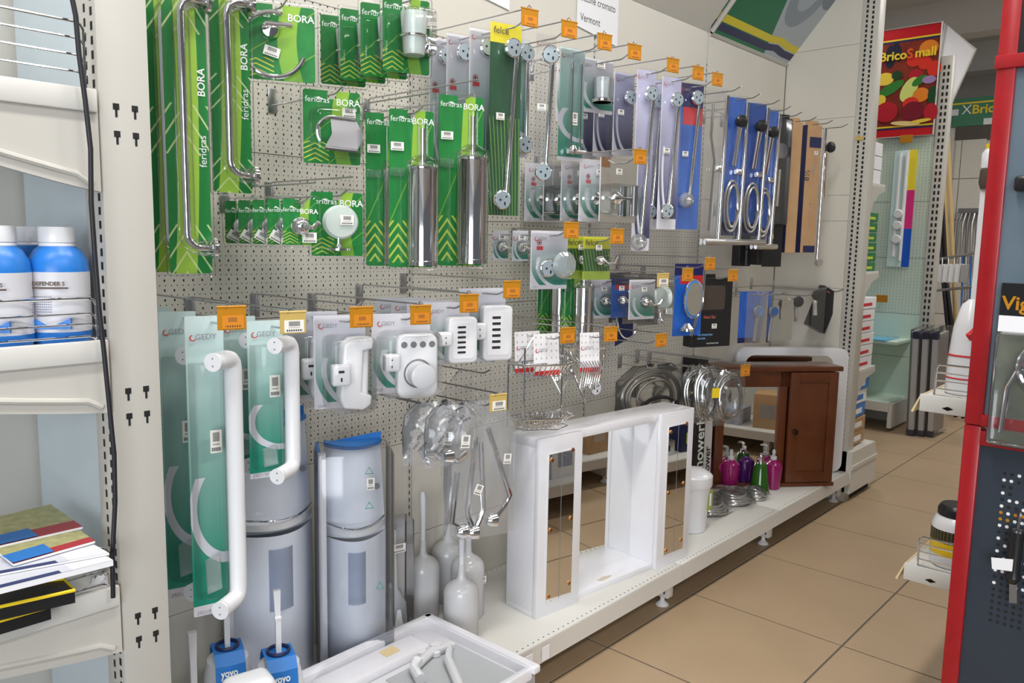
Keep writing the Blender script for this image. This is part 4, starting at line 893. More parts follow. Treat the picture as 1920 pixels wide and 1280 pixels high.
mk = part('recycling_mark', MB().tube([(.0, 0, .0), (.011, 0, .018), (.022, 0, 0)], .0018, 5, closed=True), M.setdefault('teal_ink', mat('teal_ink', s2l(60, 170, 160), .5)), t, loc=(.02, -.1362, .50))
for z in (.60, .26): part('recycling_mark', mk.data, 'teal_ink', t, loc=(.02 if z > .5 else .05, -.1362, z))
sticker(t, .035, .57, .022, .034, -.1363)
def bottle_brush(label, x, y, h=.27, r=.057, hh=.20):
    t = thing('toilet_brush', label, 'toilet brush', (x, y, SZ), 0, 'white bottle-shaped toilet brushes')
    part('holder', MB().lathe([(r*.95, 0), (r, .006), (r, h*.60), (r*.98, h*.64), (r*.90, h*.69), (r*.72, h*.735), (r*.48, h*.765), (r*.30, h*.79), (r*.21, h*.83), (r*.19, h*.98)], 26), 'translucent_white', t)
    part('inner_sleeve', MB().lathe([(r*.8, .004), (r*.8, h*.45), (r*.3, h*.6)], 20), 'white', t)
    part('handle', MB().tube([(0, 0, h*.6), (0, 0, h*.85), (0, 0, h*.85+hh*.9), (0, 0, h*.85+hh)], [.009, .008, .010, .006], 12), 'white', t)
    return t
bottle_brush('white bottle-shaped toilet brush against the wall, left', at(792, 1140, -.10).x, -.10)
bottle_brush('white bottle-shaped toilet brush behind the others', at(838, 1130, -.06).x, -.06)
t = bottle_brush('white bottle-shaped toilet brush with barcode below the bagged arms', at(876, 1150, -.20).x, -.20); sticker(t, 0.02, .13, .03, .025, -.0525)
bottle_brush('white bottle-shaped toilet brush nearest the white tray', at(864, 1190, -.30).x, -.30, .25, .056, .16)
t = thing('toilet_brush', 'boxed white toilet brush in clear pack against the wall', 'toilet brush', at(733, 1150, -.10), math.radians(-14)); t.location.z = SZ
part('blister', MB().box((-.055, -.06, 0), (.055, .01, .38)), 'film', t, bevel=.006)
cc = part('card', MB().box((-.05, .004, .10), (.05, .006, .375)), M.setdefault('greycard', mat('grey_card', s2l(196, 194, 196), .6)), t, smooth=0)
text(cc, 'CIGLO', .018, (-.03, .003, .335), 'gedy_ink'); sticker(t, .0, .295, .045, .028, -.061)
part('bowl', MB().lathe([(.035, 0), (.044, .02), (.040, .10), (.012, .15), (.008, .34)], 22, (0, -.02, 0)), 'white', t)
def yoyo(label, x, y, hh):
    t = thing('toilet_brush', label, 'toilet brush', (x, y, SZ), math.radians(-20), 'blue-sleeved toilet brushes'); t.scale.z = 1.28
    part('holder', MB().lathe([(.062, 0), (.066, .01), (.058, .12), (.05, .155), (.03, .17), (.012, .172)], 26), 'white', t)
    prof = [(-.069, .02), (-.063, .12), (-.055, .158), (-.034, .177), (.034, .177), (.055, .158), (.063, .12), (.069, .02)]; n = len(prof)
    part('sleeve', MB().add([(sx, y*(1 if abs(sx) < .03 else .93), z) for sx in (-.036, 0, .036) for y, z in prof], [(q*n+k, q*n+k+1, q*n+n+k+1, q*n+n+k) for q in (0, 1) for k in range(n-1)]), 'blue_print', t)
    part('logo_ring', MB().tube(arc((0, 0), .026, 0, 360, 20, 'xy', .180)[:-1], .004, 6, closed=True), 'navy', t)
    text(t, 'yoyo', .02, (-.024, -.063, .140), 'white_ink', rot=(1.3, 0, 0), bold=.0005)
    part('red_band', MB().box((-.045, -.0705, .055), (-.012, -.062, .075)), 'red_ink', t, smooth=0)
    text(t, '1033', .012, (-.042, -.0712, .06), 'white_ink')
    sticker(t, .024, .105, .035, .028, -.0665, .1)
    part('handle', MB().tube([(0, 0, .165), (0, 0, .24), (0, 0, .245), (.0, .004, .25), (0, .01, hh)], [.009, .009, .012, .009, .012], 4), 'white', t, smooth=0)
yoyo('blue-sleeved white toilet brush, left of two at the front', -.785, -.22, .31)
yoyo('blue-sleeved white toilet brush, right of two at the front', -.71, -.335, .30)
for lab, u, v, Y in (('white brush handle standing beside the upright', 360, 1185, -.30), ('thin white brush handle behind the blue sleeves', 430, 1085, -.09)):
    P = at(u, v, Y); t = thing('toilet_brush', lab, 'toilet brush', (P.x, Y, SZ), math.radians(-15))
    part('handle', MB().tube([(0, 0, .1), (0, 0, P.z-SZ-.07), (0, .002, P.z-SZ)], [.009, .010, .013], 4), 'white', t, smooth=0)
    part('holder', MB().lathe([(.05, 0), (.054, .01), (.046, .11), (.02, .13)], 22), 'white', t)
P = at(447, 1258, -.42); t = thing('white_canister', 'white rounded plastic canister at the bottom edge of the photo', 'canister', (P.x, -.45, SZ), math.radians(-12))
hC = P.z-SZ; part('canister_body', MB().box((-.05, -.045, 0), (.06, .035, hC)), 'white', t, bevel=.022, seg=4); part('base_rim', MB().box((-.052, -.047, 0), (.062, .037, .012)), 'white', t, bevel=.004)
# white tray wrapped in film
t = thing('plastic_tray', 'large white rimmed tray of hoses and fittings wrapped in film', 'tray', (-.39, -.485, SZ), math.radians(1))
W2, D2, Hh = .245, .215, .10
part('tray_floor', MB().box((-W2, -D2, 0), (W2, D2, .072)), 'lacquer', t, bevel=.003)
for a, b in (((-W2, D2-.02, .0), (W2, D2, Hh)), ((-W2, -D2, 0), (W2, -D2+.02, Hh)), ((-W2, -D2, 0), (-W2+.02, D2, Hh)), ((W2-.02, -D2, 0), (W2, D2, Hh))):
    part('tray_wall', MB().box(a, b), 'lacquer', t, bevel=.004)
for a, b in (((-W2-.008, D2-.012, Hh-.016), (W2+.008, D2+.01, Hh+.004)), ((W2-.016, -D2-.01, Hh-.016), (W2+.01, D2+.008, Hh+.004))):
    part('tray_rim', MB().box(a, b), 'lacquer', t, bevel=.003)
part('tray_hump', MB().box((-W2+.03, D2-.13, .06), (W2-.10, D2-.03, .098)), 'lacquer', t, bevel=.02, seg=3)
part('glass_bottom', MB().box((-.05, -D2+.03, .072), (W2-.03, D2-.15, .0745)), M.setdefault('greyglass', mat('grey_tray_insert', s2l(186, 190, 194), .15)), t, smooth=0)
part('hose', MB().tube([(-.16+math.cos(a)*.12, -.08+math.sin(a)*.10, .088+.004*math.sin(2*a)) for a in [2*PI*k/30 for k in range(25)]], .013, 10), 'white', t)
part('hose', MB().tube([(.0, -.19, .087), (.06, -.10, .087), (.12, .0, .088), (.165, .04, .09), (.12, .065, .09), (.04, .04, .088)], .013, 10), 'white', t)
part('elbow', MB().tube([(.0, -.02, .088), (.02, .03, .09), (.05, .05, .09)], [.016, .014, .018], 10), 'white', t)
for k in range(4): part('fitting', MB().lathe([(.010, 0), (.016, .004), (.016, .016), (.009, .02)], 12, (.10+.028*k, .09-.03*(k % 2), .073)), 'matte_white', t)
part('tape_patch', MB().box((.0, .12, .0985), (.05, .155, .0995)), M.setdefault('tape', mat('beige_tape', s2l(226, 206, 160), .5)), t, smooth=0)
fm = bagmesh(2*W2, 2*D2, .004, 5, 18, 18, .0012); fm.v = [(x, z+D2, Hh+.006+y) for x, y, z in fm.v][:19*19]; fm.f = [f for f in fm.f if max(f) < 19*19]
part('film', fm, 'clear', t, smooth=30)
# white mirror cabinet
A = atZ(957, 1118, SZ); a0 = Vector((.215, -.392, SZ)); a1 = Vector((1.055, -.478, SZ))
L = (a1-a0).length; rz = math.atan2(a1.y-a0.y, a1.x-a0.x)
t = thing('mirror_cabinet', 'white lacquered mirror cabinet with two narrow mirrored doors on the shelf', 'cabinet', a0, rz)
Hc, Dc, dw = .615, .15, .205
part('bottom_board', MB().box((0, .02, 0), (L, Dc, .02)), 'lacquer', t, bevel=.0015); part('top_board', MB().box((0, .0205, Hc-.03), (L, Dc, Hc)), 'lacquer', t, bevel=.0015)
for x0, x1 in ((0, .02), (dw-.02, dw), (L-dw, L-dw+.02), (L-.02, L)): part('side_board', MB().box((x0, .02, .02), (x1, Dc, Hc-.03)), 'lacquer', t, bevel=.0015)
part('back_board', MB().box((.02, Dc-.012, .02), (L-.02, Dc-.004, Hc-.03)), 'lacquer', t, smooth=0)
part('back_mirror', MB().box((dw, Dc-.018, .02), (L-dw, Dc-.0125, Hc-.03)), 'mirror', t, smooth=0)
for x0 in (0, L-dw):
    d = part('door', MB().box((x0, 0, .0), (x0+dw, .019, Hc)), 'lacquer', t, bevel=.0015)
    part('door_mirror', MB().box((x0+.042, -.004, .05), (x0+dw-.042, 0, Hc-.055)), 'mirror', d, smooth=0)
    part('mirror_joint', MB().box((x0+dw/2-.0008, -.0046, .05), (x0+dw/2+.0008, -.0038, Hc-.055)), 'grey', d, smooth=0)
    for zz in (.068, .30, Hc-.075):
        for sx in (.054, dw-.054):
            o = part('mirror_clip', MB().box((-.006, -.004, -.006), (.006, 0, .006)), M.setdefault('brass', mat('brass', s2l(190, 130, 80), .25, 1)), d, bevel=.001); o.location = (x0+sx, -.004, zz + (.02 if sx > .1 else 0)); o.rotation_euler.y = .7
part('stain', MB().plate([(L*.42, .05), (L*.47, .06), (L*.52, .05), (L*.5, .04), (L*.44, .035)], .0201, .0205, 'z'), M.setdefault('stain', mat('beige_stain', s2l(206, 196, 180), .6)), t, smooth=0)
# swing-lid bin
P = atZ(1306, 1000, SZ); t = thing('waste_bin', 'white swing-lid waste bin right of the mirror cabinet', 'bin', (P.x+.03, P.y+.05, SZ))
part('bin_body', MB().lathe([(.062, 0), (.066, .004), (.082, .205), (.084, .21)], 28, (0, 0, 0)), 'white', t)
part('bin_collar', MB().lathe([(.086, .205), (.088, .21), (.088, .25), (.082, .257)], 28), 'white', t)
part('swing_lid', MB().lathe([(.082, .255), (.06, .272), (.03, .28), (.005, .282)], 28), 'white', t)
part('green_label', MB().box((.005, -.0785, .10), (.045, -.074, .19)), M.setdefault('olive', mat('olive_label', s2l(150, 170, 90), .5)), t, smooth=0); part('label_picture', MB().box((.018, -.0795, .12), (.032, -.078, .175)), 'paper', t, smooth=0)
# hose coils lying on the shelf
for nm, u, v, k in (('left one of three', 1345, 962, 0), ('middle one of three', 1385, 940, 1), ('rightmost of three', 1425, 935, 2)):
    P = atZ(u, v, SZ); t = thing('hose_coil', 'bagged ribbed chrome hose coil lying on the shelf, '+nm, 'hose', (P.x, P.y+.03, SZ), k*.5)
    R = (.085, .105, .06)[k]
    for q in range(4): part('hose_loop', MB().tube([(math.cos(a)*(R-.010*q), math.sin(a)*(R*.8-.008*q), .010+.011*q+.004*math.sin(2*a+q)) for a in [2*PI*j/30 for j in range(30)]], .0075, 8, closed=True), 'hose', t)
    bm_ = bagmesh(2.3*R, 2.0*R, .05, 40+k, 12, 12, .004); bm_.v = [(x, z+R, max(.001, y+.03)) for x, y, z in bm_.v]
    part('bag', bm_, 'film', t, smooth=25)
# soap dispensers
def mgel(n, c): return M.setdefault(n, mat(n, c, .12, coat=.4))
gel = {'pink': mgel('pink_gel', s2l(140, 24, 92)), 'purple': mgel('purple_gel', s2l(60, 18, 78)), 'green': mgel('green_gel', s2l(34, 84, 16)), 'crimson': mgel('crimson_gel', s2l(142, 18, 62))}
for lab, u, v, col, s, el in (('pink dispenser, leftmost of the front row', 1348, 912, 'pink', 1, 0), ('pink dispenser, second of the front row', 1371, 918, 'pink', 1, 0), ('dark purple dispenser between the pink ones', 1397, 912, 'purple', 1.05, 0), ('dark green dispenser with chrome pump', 1427, 926, 'green', 1.0, 1), ('pink dispenser, rightmost of the front row', 1451, 918, 'pink', 1, 0)):
    P = atZ(u, v, SZ); t = thing('soap_dispenser', 'clear '+lab, 'soap dispenser', (P.x+.02, P.y+.02, SZ), 0, 'soap dispensers on the base shelf')
    r = .048*s; h = .155*s
    prof = [(r*.72, 0), (r*.78, .003), (r, h*.72), (r*.94, h*.86), (r*.55, h*.97), (r*.34, h)] if col != 'green' else [(r*1.0, 0), (r*1.05, .003), (r*.72, h*.9), (r*.55, h)]
    part('bottle', MB().lathe(prof, 22), gel[col], t)
    part('pump_collar', MB().lathe([(.016, h), (.016, h+.016), (.008, h+.02), (.006, h+.04)], 14), 'chrome' if col == 'green' else 'translucent_white', t)
    part('pump_spout', MB().tube([(0, 0, h+.03), (0, 0, h+.046), (-.012, -.006, h+.05), (-.034, -.014, h+.046)], [.009, .010, .007, .005], 8), 'chrome' if col == 'green' else 'translucent_white', t)
# shower kit box
P = atZ(1330, 905, SZ); t = thing('shower_kit_carton', 'tall black and white shower kit box behind the dispensers', 'box', (P.x-.20, -.07, SZ), math.radians(-12))
b = part('carton', MB().box((-.075, -.05, 0), (.0, .05, .70)), 'black', t, bevel=.002, seg=1)
part('pale_side', MB().box((0, -.05, 0), (.055, .05, .52)), M.setdefault('palecard', mat('pale_card', s2l(206, 204, 200), .5)), t, smooth=0)
text(b, 'ShowerKit', .085, (-.008, -.0512, .10), 'white_ink', rot=(PI/2, -PI/2, 0), bold=.0015); text(t, 'Shower', .06, (.045, -.0512, .06), 'ink', rot=(PI/2, -PI/2, 0), bold=.001)
# wooden mirror cabinet
q0 = atZ(1466, 905, SZ); q1 = atZ(1560, 908, SZ)
r1 = Vector((2.46, -.515, 0)); l1 = Vector((1.965, -.10, 0)); d = (r1-l1); rz = math.atan2(d.y, d.x); Lw = d.length
t = thing('wooden_cabinet', 'reddish brown wooden bathroom cabinet with mirror and panel door', 'cabinet', (l1.x, l1.y, SZ), rz)
Hw = .64; dwd = .26
part('top_board', MB().box((-.02, -.03, Hw-.025), (Lw+.02, .15, Hw)), 'wood', t, bevel=.004); part('bottom_board', MB().box((-.01, -.02, 0), (Lw+.015, .15, .022)), 'wood', t, bevel=.004)
part('left_stile', MB().box((0, 0, .022), (.045, .02, Hw-.025)), 'wood', t, bevel=.002); part('top_rail', MB().box((.045, 0, Hw-.11), (Lw-dwd, .02, Hw-.025)), 'wood', t, bevel=.002)
part('side_panel', MB().box((Lw-.015, .02, .022), (Lw, .14, Hw-.025)), 'wood', t); part('inner_side', MB().box((Lw-dwd-.05, 0, .022), (Lw-dwd-.005, .13, Hw-.025)), 'wood', t, bevel=.002)
part('back_board', MB().box((0, .13, .022), (Lw, .14, Hw-.025)), 'wood', t, smooth=0); part('mirror', MB().box((.045, .014, .022), (Lw-dwd-.05, .02, Hw-.11)), 'mirror', t, smooth=0)
dr = part('door', MB().box((Lw-dwd, -.018, .026), (Lw, .0, Hw-.03)), 'wood', t, bevel=.003)
for a, b in (((Lw-dwd+.0, -.024, .026), (Lw-dwd+.05, -.018, Hw-.03)), ((Lw-.05, -.024, .026), (Lw, -.018, Hw-.03)), ((Lw-dwd+.05, -.024, .026), (Lw-.05, -.018, .08)), ((Lw-dwd+.05, -.024, Hw-.085), (Lw-.05, -.018, Hw-.03))): part('door_frame', MB().box(a, b), 'wood', dr, bevel=.002)
part('knob', MB().lathe([(.005, -.05), (.014, -.046), (.014, -.036), (.006, -.024)], 16, (Lw-dwd+.03, 0, .30), 'y'), M.setdefault('darkbrass', mat('dark_bronze', s2l(50, 38, 30), .3, .8)), dr)
# white rounded mirror frame behind
r2 = Vector((2.755, -.47, 0)); l2 = Vector((2.30, -.03, 0)); d = r2-l2; Lw = d.length
t = thing('framed_mirror', 'white mirror frame with rounded corner behind the wooden cabinet', 'mirror', (l2.x, l2.y, SZ), math.atan2(d.y, d.x))
part('frame_board', MB().plate(rrect(Lw, .70, .05, .70, cx=Lw/2), 0, .07), 'lacquer', t, bevel=.003)
part('mirror', MB().plate(rrect(Lw-.14, .60, .05, .66, cx=Lw/2-.02), -.003, 0), 'mirror', t, smooth=0)
part('mirror_clip', MB().box((Lw-.16, -.006, .07), (Lw-.11, -.003, .11)), M['tape'], t, smooth=0)
# ================================================================== paper notice
P0 = at(1083, -20, -.004); P1 = at(1157, 88, -.004)
t = thing('paper_notice', 'white paper notice with printed Italian text taped to the wall', 'notice', (P0.x, -.004, P1.z), 0)
nw = P1.x-P0.x; nh = at(1083, -60, 0).z-P1.z
part('sheet', MB().plate([(0, .03), (nw, 0), (nw, nh), (0, nh)], -.001, 0), 'paper', t, smooth=0)
for k, s in enumerate(('Accessori in', 'ottone cromato', 'Vermont')): text(t, s, .042, (.02, -.0014, .19-.075*k+.015), 'ink', sx=.86)
P0 = at(880, -14, -.004); t = thing('paper_notice', 'bottom edge of a white notice above the first price tags', 'notice', (P0.x, -.004, at(930, 12, 0).z), 0); part('sheet', MB().plate([(0, .02), (.2, 0), (.2, .3), (0, .3)], -.001, 0), 'paper', t, smooth=0)
# ================================================================== LEFT SHELVES
def side_shelf(name, label, zt, drop, wires_z, rough=1):
    t = thing(name, label, 'shelf', (-1.14, -.5, zt))
    part('deck', MB().box((-.42, .0, -.03), (-.004, .48, 0)), 'shelf', t, bevel=.002)
    part('lip', MB().box((-.42, -.012, -.034), (-.006, 0, .006)), 'shelf', t, bevel=.003)
    pts = [(-.42, -.03), (-.004, -.03), (-.004, -drop)] + [(-.004-.4*q, -drop + (drop-.07)*(q**1.15)*1.0) for q in (.1, .2, .35, .5, .7, .9, 1)]
    part('bracket', MB().plate(pts, -.004, .008), 'frame', t, smooth=0)
    pts2 = [(-.02, -drop+.012)] + [(-.004-.4*q, -drop+.022 + (drop-.07)*(q**1.15)) for q in (.1, .2, .35, .5, .7, .9, 1)]
    part('bracket_rib', MB().tube([(x, -.004, z) for x, z in pts2], .006, 8), 'frame', t)
    p0 = wires_z[0]
    for z in wires_z: part('guard_wire', MB().tube([(-.42, -.004, z), (-.034, -.004, z), (-.026, -.004, z-.004), (-.022, -.004, z-.012)], .0026 if z == p0 else .002, 7), 'chrome', t)
    part('guard_post', MB().cyl((-.022, -.004, 0), (-.022, -.004, p0-.010), .0024, 7), 'chrome', t)
    return t
side_shelf('wire_front_shelf', 'upper left shelf with wire guard above the blue bottles', 1.672, .17, (.115, .088, .060, .032))
side_shelf('wire_front_shelf', 'middle left shelf with wire guard carrying blue bottles', 1.232, .13, (.082, .055, .036, .014))
side_shelf('wire_front_shelf', 'lower left shelf with wire guard carrying leaflets', .765, .13, (.085, .062, .04, .015))
def jug(label, x, y):
    t = thing('blue_jug', label, 'bottle', (x, y, 1.232), math.radians(-38), 'blue chemical bottles on the left shelf'); r = .050
    part('body', MB().lathe([(r*.90, 0), (r, .008), (r, .130), (r*.95, .148), (r*.75, .166), (r*.5, .176), (r*.46, .180)], 30), 'blue', t)
    part('label', MB().lathe([(r*1.006, .022), (r*1.006, .128)], 30), M['defender_wrap'], t)
    text(t, 'DEFENDER S', .0095, (-.026, -r*1.012, .105), M['darkbrown'], bold=.0003)
    part('label_bar', MB().box((-.03, -r*1.016, .099), (.032, -r*.99, .102)), M['darkbrown'], t, smooth=0)
    part('chevron', MB().plate([(-.034, .028), (.034, .028), (.034, .048), (.002, .032), (-.030, .048)], -r*1.014, -r*.9), 'blue', t, smooth=0)
    part('cap', MB().lathe([(r*.56, .178), (r*.60, .180), (r*.60, .204), (r*.57, .207)], 30), 'white', t)
    part('cap_ring', MB().lathe([(r*.58, .172), (r*.60, .174), (r*.58, .178)], 26), 'white', t)
M['darkbrown'] = mat('brown_ink', s2l(86, 70, 58), .6); M['defender_wrap'] = pm('wrap_label_print', lambda x, y, z, mix, n: mix(((y*24).pm(1).lt(.45))*y.lt(.62)*y.gt(.3)*((x*90).pm(1).lt(.7))*((x*3).pm(1).lt(.3)), s2l(206, 206, 212), s2l(120, 124, 150)), .4)
P = at(117, 645, -.44); jug('blue bottle with white label next to the upright', P.x, -.44)
jug('blue bottle with white label cut by the photo edge', at(5, 645, -.44).x, -.44)
jug('blue bottle behind the one next to the upright', at(82, 640, -.34).x-.004, -.33)
jug('blue bottle at the back left of the shelf', at(25, 640, -.30).x-.05, -.28)
# papers on the lower shelf
def sheet(label, cat, m, pts, z, th=.004, name='leaflet'):
    t = thing(name, label, cat, (0, 0, 0)); mb = MB()
    vs = [(p[0], p[1], z) for p in pts]+[(p[0], p[1], z+th) for p in pts]; uv = [(0, 0), (1, 0), (1, 1), (0, 1)]*2
    mb.add(vs, [(3, 2, 1, 0), (4, 5, 6, 7), (0, 1, 5, 4), (1, 2, 6, 5), (2, 3, 7, 6), (3, 0, 4, 7)], uv)
    part('pages', mb, 'paper', t, smooth=0); sheet.t = t; part('cover', MB().add([(p[0], p[1], z+th+.0006) for p in pts], [(0, 1, 2, 3)], uv[:4]), m, t, smooth=0)
def quad(px, z): return [tuple(atZ(*p, z))[:2] for p in px]
zp = .855
sheet('stack of white and blue printed leaflets on the wire guard', 'leaflet', 'leaflet', quad([(-60, 1115), (212, 1048), (150, 1010), (-60, 1040)], zp), zp-.012, .010)
sheet('white leaflet sheet lying over the blue leaflets', 'leaflet', 'leaflet', quad([(-60, 1090), (205, 1040), (140, 1003), (-60, 1030)], zp), zp, .003)
for k, (q, lab) in enumerate((([(25, 1055), (178, 1012), (140, 985), (-20, 1020)], 'red and blue catalogue nearest the leaflets'), ([(-10, 1028), (155, 990), (95, 948), (-60, 985)], 'red and blue catalogue with yellow picture at the back'))):
    sheet(lab, 'catalogue', 'catalog', quad(q, zp+.012), zp+.006+.005*k, .004, 'catalogue')
    a = quad([(q[0][0], q[0][1]), ((q[0][0]*.5+q[1][0]*.5), (q[0][1]*.5+q[1][1]*.5)), (q[0][0]*.5+q[1][0]*.5-20, q[0][1]*.5+q[1][1]*.5-14), (q[0][0]-22, q[0][1]-13)], zp+.012)
    part('blue_strip', MB().add([(p[0], p[1], zp+.0125+.005*k) for p in a], [(0, 1, 2, 3)]), 'blue_print', sheet.t, smooth=0)
zs_ = .766
for k, (px, lab) in enumerate((([(-60, 1185), (95, 1140), (75, 1105), (-60, 1130)], 'black and yellow package lying flat on the lower shelf'), ([(-60, 1150), (140, 1105), (120, 1085), (-60, 1105)], 'black and yellow package behind, under the leaflets'))):
    pts = quad(px, zs_+.03*k+.02); t = thing('black_package', lab, 'package', (0, 0, 0))
    part('sleeve', MB().add([(p[0], p[1], zs_+.026*k) for p in pts]+[(p[0], p[1], zs_+.026*k+.022) for p in pts], [(3, 2, 1, 0), (4, 5, 6, 7), (0, 1, 5, 4), (1, 2, 6, 5), (2, 3, 7, 6), (3, 0, 4, 7)]), 'black', t, smooth=0)
    z = zs_+.026*k+.023; part('yellow_border', MB().tube([(p[0], p[1], z) for p in pts], .003, 5, closed=True), 'yellow', t)
solo('crumpled_paper', bagmesh(.035, .05, .02, 77, 8, 8, .004), 'paper', 'small crumpled white paper behind the wire guard', 'paper', loc=at(186, 1078, -.46))
# cable
P = [at(x, y, -.525) for x, y in ((128, -40), (142, 30), (148, 100), (160, 190), (170, 280), (171, 380), (178, 480), (186, 580), (195, 660), (205, 760), (214, 850), (216, 940), (211, 1035), (212, 1120))]
solo('black_cable', MB().tube(P, .0042, 10), 'rubber', 'black cable hanging down beside the slotted upright', 'cable', smooth=60)
# ================================================================== OPPOSITE GONDOLA
GX = .78
og = thing('opposite_base_shelf', 'cream base shelf of the opposite row seen in the mirrors', 'shelf', (GX, -1.765, 0))
part('deck', MB().box((0, -.25, .14), (4.0, .25, .175)), 'shelf', og, bevel=.002); part('price_rail', MB().box((0, .25, .115), (4.0, .262, .172)), M['amber_rail'], og, smooth=0)
for x in (.1, 1.1, 2.1, 3.1, 3.9):
    part('bracket', MB().box((x-.02, -.24, .04), (x+.02, .225, .14)), 'shelf', og); part('foot', MB().lathe([(.026, 0), (.026, .004), (.010, .018), (.008, .05)], 12, (x, .19, 0)), 'matte_white', og)
struct('wall_opposite', MB().box((GX, -2.05, 0), (GX+4.0, -2.02, 2.2)), 'panel')
def tray(label, z, yf):
    t = thing('wire_front_shelf', label, 'shelf', (GX, yf, z))
    part('deck', MB().box((0, -.48, -.03), (.42, 0, 0)), 'shelf', t, bevel=.002)
    part('end_lip', MB().box((-.006, -.48, -.045), (0, .0, .006)), 'shelf', t, bevel=.003)
    part('front_rail', MB().add([(-.004, 0, .002), (0.42, 0, .002), (0.42, .022, -.05), (-.004, .022, -.05), (-.004, -.004, .002), (0.42, -.004, .002), (0.42, .016, -.052), (-.004, .016, -.052)], [(0, 1, 2, 3), (7, 6, 5, 4), (0, 4, 5, 1), (1, 5, 6, 2), (2, 6, 7, 3), (3, 7, 4, 0)]), M['tape'], t, smooth=0)
    part('lip_slot', MB().plate([(-.09, -.028), (-.075, -.022), (-.06, -.028), (-.075, -.034)], -.0068, -.0060, 'x'), M['darkbrass'], t, smooth=0)
    part('end_guard', MB().tube([(.002, -.035, 0), (.002, -.035, .085), (.002, -.043, .095), (.002, -.40, .095)], .0034, 8), 'chrome', t)
    for k in (.072, .049, .026, .006): part('guard_wire', MB().cyl((.002, -.033, k), (.002, -.40, k), .0024, 7), 'chrome', t)
tray('lower wire-sided shelf behind the red display with the tub', .49, -1.357)
tray('upper wire-sided shelf behind the red display with the white sack', 1.005, -1.362)
P = atX(1768, 1050, GX+.10); t = thing('plastic_tub', 'white plastic tub with black lid and yellow-black label', 'tub', (GX+.10, -1.462, .49), math.radians(-25))
part('body', MB().lathe([(.055, 0), (.062, .006), (.064, .03), (.064, .125), (.055, .148), (.044, .156)], 28), 'white', t)
part('label', MB().lathe([(.0648, .040), (.0648, .115)], 28), M.setdefault('tublabel', pm('tub_label', lambda x, y, z, mix, n: mix(y.gt(.5), s2l(226, 190, 30), mix(((y*12).pm(1).lt(.5))*(x*40).pm(1).lt(.5), s2l(20, 20, 20), s2l(120, 110, 30))), .4)), t)
part('lid', MB().lathe([(.048, .152), (.051, .155), (.051, .172), (.044, .184), (.042, .186)], 28), 'black', t)
t = thing('white_sack', 'tall white plastic bag with red print on the upper right shelf', 'sack', (GX+.12, -1.447, 1.005), math.radians(-25))
part('body', MB().lathe([(.046, 0), (.052, .006), (.050, .10), (.042, .20), (.025, .265), (.008, .28)], 22), 'white', t)
part('red_ring', MB().lathe([(.0522, .048), (.0520, .052)], 22), 'red_ink', t); part('red_ring', MB().lathe([(.0505, .114), (.0500, .119)], 22), 'red_ink', t); part('red_patch', MB().plate([(-.035, .165), (-.02, .195), (-.028, .2), (-.04, .18)], -.036, -.02), 'red_ink', t)
part('red_wrapper', MB().plate([(.02, .10), (.07, .08), (.07, .27), (.0, .275)], .01, .03), M.setdefault('redfilm', clear('red_printed_film', (.9, .6, .6), .5, hazecol=s2l(150, 70, 70))), t, smooth=0)
cols = ['blue_print', 'paper', 'panelprint', 'cardboard', 'steel', 'navy', 'lime', 'white']
CN = ['blue', 'white', 'picture-printed', 'brown', 'grey', 'navy', 'lime', 'glossy white']
for k in range(14):
    x = GX+.30+.255*k; h = (.14, .2, .11, .24, .09, .17)[k % 6]
    t = thing('stock_box', CN[k % 8]+' box on the opposite base shelf, '+('first', 'second', 'third', 'fourth', 'fifth', 'sixth', 'seventh', 'eighth', 'ninth', 'tenth', 'eleventh', 'twelfth', 'thirteenth', 'last')[k]+' from the red display', 'box', (x, -1.70, .175), .1*((k*7) % 3-1), 'boxes on the opposite row')
    part('carton', MB().box((-.09, -.12, 0), (.09, .10, h)), cols[k % 8], t, bevel=.003)
    part('carton_label', MB().box((-.05, .1, h*.3), (.05, .101, h*.7)), cols[(k+1) % 8], t, smooth=0)
# ================================================================== RED DISPLAY
RX = .5; RY = -1.541
t = thing('red_display_cabinet', 'red framed slate tool display at the right edge', 'display', (RX, RY, 0))
zb, zm, zt = .0, .98, 1.872
def ry(px, py): return atX(px, py, RX).y-RY
part('frame_post', MB().box((0, -.038, zb), (.05, 0, .995)), 'red', t, bevel=.003)
part('frame_post', MB().box((-.004, -.040, .997), (.05, .0, zt+.6)), 'red', t, bevel=.003)
part('frame_bar', MB().box((-.002, -.9, .948), (.05, -.036, .985)), 'red', t, bevel=.003); part('frame_bar', MB().box((-.006, -.9, .995), (.05, -.036, 1.025)), 'red', t, bevel=.003)
part('frame_bar', MB().box((-.01, -.9, 1.852), (.05, .004, 1.884)), 'red', t, bevel=.003)
part('panel', MB().box((.012, -.9, .03), (.022, -.036, .95)), 'slate', t); part('panel', MB().box((.008, -.9, 1.02), (.02, -.036, 1.86)), 'slatelight', t); part('panel', MB().box((.0, -.9, 1.884), (.02, -.004, 2.45)), 'black', t)
mbd, mbl, mbo = MB(), MB(), MB()
for i in range(24):
    for j in range(9):
        y = -.095-.0155*j; z = .885-.0165*i
        if j > 1 and (i in (2, 3, 8, 9) or j > 6): continue
        g = mbl if (i*3+j*5) % 7 in (1, 2, 3) and i < 18 else mbo if i in (6, 7) else mbd
        g.lathe([(.0042, .0112), (.0042, .0118)], 8, (0, y, z), 'x')
for g, m in ((mbd, 'hole'), (mbl, 'paper'), (mbo, 'amber')):
    if g.v: o = part('perforation', g, m, t, smooth=0); o['kind'] = 'stuff'
def rp(x, y): q = atX(x, y, RX); return q.y-RY, q.z
